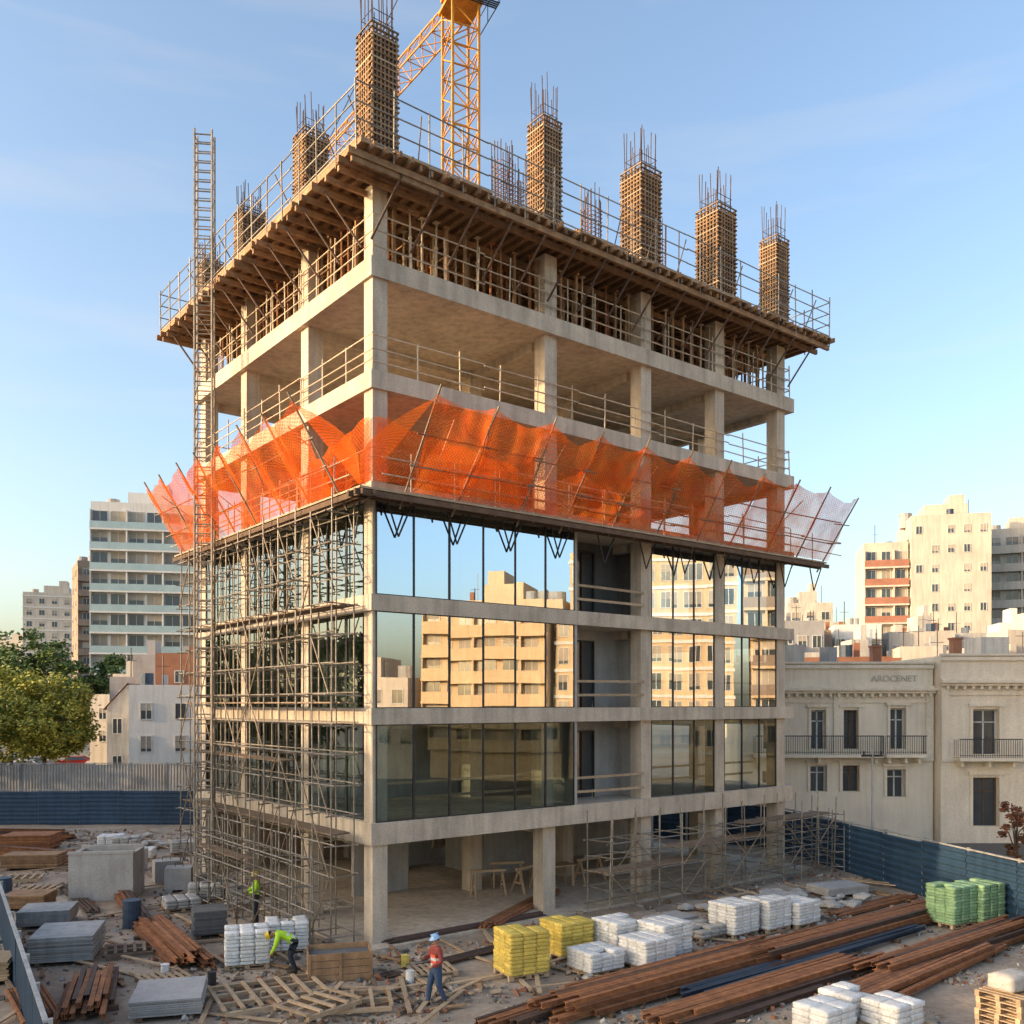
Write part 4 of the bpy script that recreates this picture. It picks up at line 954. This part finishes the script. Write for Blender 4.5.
for (x,y,rz) in ((14.2,40.2,d2r(70)),(13.8,41.2,d2r(66))):
    t=place("ladder",None,None,(x,y,.05),(d2r(-18),0,rz-math.pi/2),"grey steel ladder leaning beside the fence","ladder")
    for a in (-.25,.25): m=MB(); m.tube((a,0,0),(a,0,2.8),.025); part(t,"rail",m,TUBE)
    for k in range(8): m=MB(); m.tube((-.25,0,.3+k*.33),(.25,0,.3+k*.33),.018); part(t,"rung",m,TUBE)
m=MB()
for i in range(17000):
    r_=random.random()
    if r_<.4: x,y=random.uniform(-26,-8),random.uniform(21,54)
    elif r_<.8: x,y=random.uniform(-9,13),random.uniform(20.5,32)
    else: x,y=random.uniform(2,16),random.uniform(24,44)
    if inb(x,y): continue
    if mn.noise(Vector((x*.5,y*.5,9)))<-.15: continue
    s=random.choice([.02,.03,.04,.05,.07,.1])*random.uniform(.6,1.4)
    Mx=Matrix.Translation((x,y,gh(x,y)+s*.25))@Matrix.Rotation(random.uniform(0,6.28),4,Vector((random.random(),random.random(),random.random()+.1)).normalized())
    m.obox(Mx,s*random.uniform(.6,2.4),s,s*random.uniform(.4,1),random.choice([0,1,1,2,3,4]))
place("rubble",m.mesh("rubble",[CONC2,GROUNDM,WOODG,CONCD,BRICK]),kind="stuff")
for (cx,cy) in ((10.8,35.3),(12,33.8),(-21,50),(-15,50),(7.8,32.4),(-12,38.5),(-23,36),(-9.5,33.5),(-18,48)):
    for i in range(9):
        bm=bmesh.new(); bmesh.ops.create_icosphere(bm,subdivisions=1,radius=random.uniform(.12,.36))
        for v in bm.verts: v.co=Vector((v.co.x*1.5,v.co.y,v.co.z*.5))*random.uniform(.75,1.15)
        me=bpy.data.meshes.new("concrete_chunk"); bm.to_mesh(me); bm.free(); me.materials.append(CONC2)
        place("concrete_chunk",me,None,(cx+random.gauss(0,.8),cy+random.gauss(0,.5),.15+random.random()*.1),(0,0,random.random()*3),"broken grey concrete chunk on the dirt","rubble","broken concrete chunks on the site")
# ------------------------------------------------------------ people
def skin(verts,edges,rad,root,sub=2):
    me=bpy.data.meshes.new("t"); me.from_pydata(verts,edges,[]); o=bpy.data.objects.new("t",me); COL.objects.link(o)
    o.modifiers.new("s","SKIN"); sv_=me.skin_vertices[0].data
    for i,r_ in enumerate(rad): sv_[i].radius=r_ if isinstance(r_,tuple) else (r_,r_); sv_[i].use_root=(i==root)
    md=o.modifiers.new("u","SUBSURF"); md.levels=sub; md.render_levels=sub
    bpy.context.view_layer.update(); e=o.evaluated_get(bpy.context.evaluated_depsgraph_get()); out=bpy.data.meshes.new_from_object(e)
    bpy.data.objects.remove(o); return out
def person(label,loc,rz,J,helm,vest,trous,shirt,group=None):
    t=thing("person",label,"person",loc,rz,group)
    names=['pel','spi','che','nek','shl','ell','wrl','hal','shr','elr','wrr','har','hpl','knl','anl','tol','hpr','knr','anr','tor']
    V=[Vector(J[n]) for n in names]; ix={n:i for i,n in enumerate(names)}
    E=[('pel','spi'),('spi','che'),('che','nek'),('che','shl'),('shl','ell'),('ell','wrl'),('wrl','hal'),('che','shr'),('shr','elr'),('elr','wrr'),('wrr','har'),('pel','hpl'),('hpl','knl'),('knl','anl'),('anl','tol'),('pel','hpr'),('hpr','knr'),('knr','anr'),('anr','tor')]
    R={'pel':(.16,.12),'spi':(.145,.11),'che':(.17,.12),'nek':.06,'shl':.08,'ell':.058,'wrl':.038,'hal':.036,'shr':.08,'elr':.058,'wrr':.038,'har':.036,'hpl':.115,'knl':.082,'anl':.062,'tol':.048,'hpr':.115,'knr':.082,'anr':.062,'tor':.048}
    me=skin([tuple(v) for v in V],[(ix[a],ix[b]) for a,b in E],[R[n] for n in names],0)
    seg={('pel','spi'):0,('spi','che'):0,('che','nek'):0,('che','shl'):0,('che','shr'):0,('shl','ell'):0,('shr','elr'):0,('ell','wrl'):0,('elr','wrr'):0,('wrl','hal'):1,('wrr','har'):1,('pel','hpl'):2,('pel','hpr'):2,('hpl','knl'):2,('hpr','knr'):2,('knl','anl'):2,('knr','anr'):2,('anl','tol'):3,('anr','tor'):3}
    m=MB(); m.v=[tuple(v.co) for v in me.vertices]
    for p in me.polygons:
        c=p.center; best=9;bi=0
        for (a,b),k in seg.items():
            A=V[ix[a]];D=V[ix[b]]-A; tt=max(0,min(1,(c-A).dot(D)/D.length_squared)); d=(c-(A+D*tt)).length
            if d<best: best=d;bi=k
        if (c-V[ix['nek']]).length<.075 and (c-V[ix['nek']]).dot(Vector(J['head'])-V[ix['nek']])>-.002: bi=1
        m.f.append(tuple(p.vertices)); m.m.append(bi)
    hd=Vector(J['head']); fw=Vector(J['face']).normalized(); upv=(hd-V[ix['nek']]).normalized(); sdv=fw.cross(upv).normalized(); fw=upv.cross(sdv).normalized()
    HM_=Matrix((sdv,fw,upv)).transposed().to_4x4(); HM_.translation=hd
    q=MB(); q.ball((0,0,0),.076,.092,.118,1,14,10); q.ball((0,.045,-.06),.05,.05,.055,1,10,6)
    q.ball((0,.095,-.012),.014,.02,.026,1,6,5)
    for s in (-1,1):
        q.ball((s*.078,-.005,-.01),.012,.02,.03,1,6,5); q.ball((s*.03,.084,.01),.013,.009,.008,4,6,4)
    q.box(-.022,.022,.088,.096,-.052,-.044,5)
    q.tube((0,0,-.16),(0,0,-.06),.052,1,10)
    m.add(q,HM_)
    for w_,h_,s in (('wrl','hal',-1),('wrr','har',1)):
        a=V[ix[w_]];b=V[ix[h_]];d=(b-a).normalized(); x=d.cross(Vector((0,1,.3))).normalized(); nrm=x.cross(d)
        for i in range(4):
            st=b+x*(i-1.5)*.019; l1=(.034,.04,.037,.028)[i]; k1=st+d*l1+nrm*.008; k2=k1+d*l1*.7+nrm*.02
            m.tube(st-d*.01,k1,.0095,1,6); m.tube(k1,k2,.0088,1,6,r2=.006)
        st=b-d*.04+x*.034*s; k1=st+x*.02*s+d*.03+nrm*.01; m.tube(b-d*.04,st,.011,1,6); m.tube(st,k1,.011,1,6); m.tube(k1,k1+d*.025+nrm*.008,.009,1,6,r2=.006)
    for an,to in (('anl','tol'),('anr','tor')):
        A=V[ix[an]];T_=V[ix[to]]
        m.beam((A.x,A.y+.04,A.z-.055),(T_.x,T_.y-.05,A.z-.055),.095,.05,3)
    part(t,"body",m,[shirt,SKIN,trous,BOOT,HAIR,SHIRT],True)
    tv=[V[0].lerp(V[1],.1),V[1],V[2],V[2].lerp(V[3],.55),V[2].lerp(V[4],.62),V[2].lerp(V[8],.62)]
    vm=skin([tuple(v) for v in tv],[(0,1),(1,2),(2,3),(2,4),(2,5)],[(.185,.145),(.17,.135),(.19,.145),.075,.09,.09],1)
    m=MB(); m.v=[tuple(v.co) for v in vm.vertices]; ax=(V[2]-V[0]); Ln=ax.length
    for p in vm.polygons:
        f=(p.center-V[0]).dot(ax)/Ln/Ln; m.f.append(tuple(p.vertices)); m.m.append(1 if (.1<f<.24 or .5<f<.64) else 0)
    part(t,"vest",m,[vest,REFL],True)
    m=MB(); nu=14
    for j in range(6):
        ph=j/5*math.pi/2
        for i in range(nu): a=2*math.pi*i/nu; m.v.append((.098*math.cos(a)*math.cos(ph),.118*math.sin(a)*math.cos(ph),.03+.115*math.sin(ph)))
    for j in range(5):
        for i in range(nu): k=(i+1)%nu; m.f.append((j*nu+i,j*nu+k,(j+1)*nu+k,(j+1)*nu+i)); m.m.append(0)
    b=len(m.v)
    for i in range(nu):
        a=2*math.pi*i/nu; fr=.05 if math.sin(a)>.2 else .012; m.v.append(((.1+fr*.5)*math.cos(a),(.12+fr)*math.sin(a),.024))
    for i in range(nu): k=(i+1)%nu; m.f.append((i,b+i,b+k,k)); m.m.append(0)
    m.box(-.012,.012,-.1,.1,.125,.15)
    mm=MB(); mm.add(m,HM_); part(t,"helmet",mm,helm,True)
    mm=MB(); q=MB(); q.ball((0,-.02,.005),.08,.09,.08,0,10,7); mm.add(q,HM_); part(t,"hair",mm,HAIR,True)
    return t
def J0(**k):
    J=dict(pel=(0,0,.93),spi=(0,.01,1.12),che=(0,0,1.34),nek=(0,.01,1.48),head=(0,-.02,1.62),face=(0,-1,-.1),
     shl=(-.19,0,1.39),ell=(-.24,.02,1.12),wrl=(-.24,-.12,.92),hal=(-.23,-.17,.85),shr=(.19,0,1.39),elr=(.24,.02,1.12),wrr=(.24,-.12,.92),har=(.23,-.17,.85),
     hpl=(-.1,0,.87),knl=(-.11,-.03,.49),anl=(-.12,.02,.10),tol=(-.14,-.15,.06),hpr=(.1,0,.87),knr=(.11,-.03,.49),anr=(.12,.02,.10),tor=(.14,-.15,.06)); J.update(k); return J
person("worker in orange red vest and pale blue helmet, blue jeans, walking",(-1.86,22.6,.05),d2r(-60),J0(ell=(-.27,-.06,1.14),wrl=(-.15,-.28,1.16),hal=(-.1,-.36,1.18),elr=(.27,.03,1.13),wrr=(.2,-.2,1.02),har=(.17,-.28,1.0),knl=(-.11,-.12,.50),anl=(-.12,-.16,.1),tol=(-.14,-.33,.06),knr=(.11,.03,.48),anr=(.12,.2,.12),tor=(.14,.05,.06),face=(0,-1,-.35)),HELB,HIO,DENIM,SHIRT)
person("worker in lime vest and yellow helmet standing by the scaffold",(-8.6,31.0,.05),d2r(-70),J0(ell=(-.26,-.08,1.15),wrl=(-.16,-.3,1.08),hal=(-.12,-.38,1.05),elr=(.26,-.06,1.14),wrr=(.17,-.28,1.05),har=(.12,-.36,1.02),face=(0,-1,-.4)),HELY,HIV,NAVY,HIV)
person("worker in lime vest bending over the cement bags",(-6.1,25.4,.05),d2r(-80),J0(pel=(0,.12,.86),spi=(0,-.06,.97),che=(0,-.27,1.07),nek=(0,-.40,1.10),head=(0,-.53,1.06),face=(0,-.55,-.85),shl=(-.19,-.31,1.07),ell=(-.22,-.36,.79),wrl=(-.17,-.46,.56),hal=(-.15,-.5,.49),shr=(.19,-.31,1.07),elr=(.22,-.38,.80),wrr=(.17,-.5,.58),har=(.15,-.55,.51),hpl=(-.11,.12,.82),knl=(-.14,-.03,.47),anl=(-.14,.1,.1),tol=(-.16,-.08,.06),hpr=(.11,.12,.82),knr=(.14,.0,.47),anr=(.16,.16,.1),tor=(.18,-.02,.06)),HELY,HIV,NAVY,HIV)
print("objects",len(bpy.data.objects))
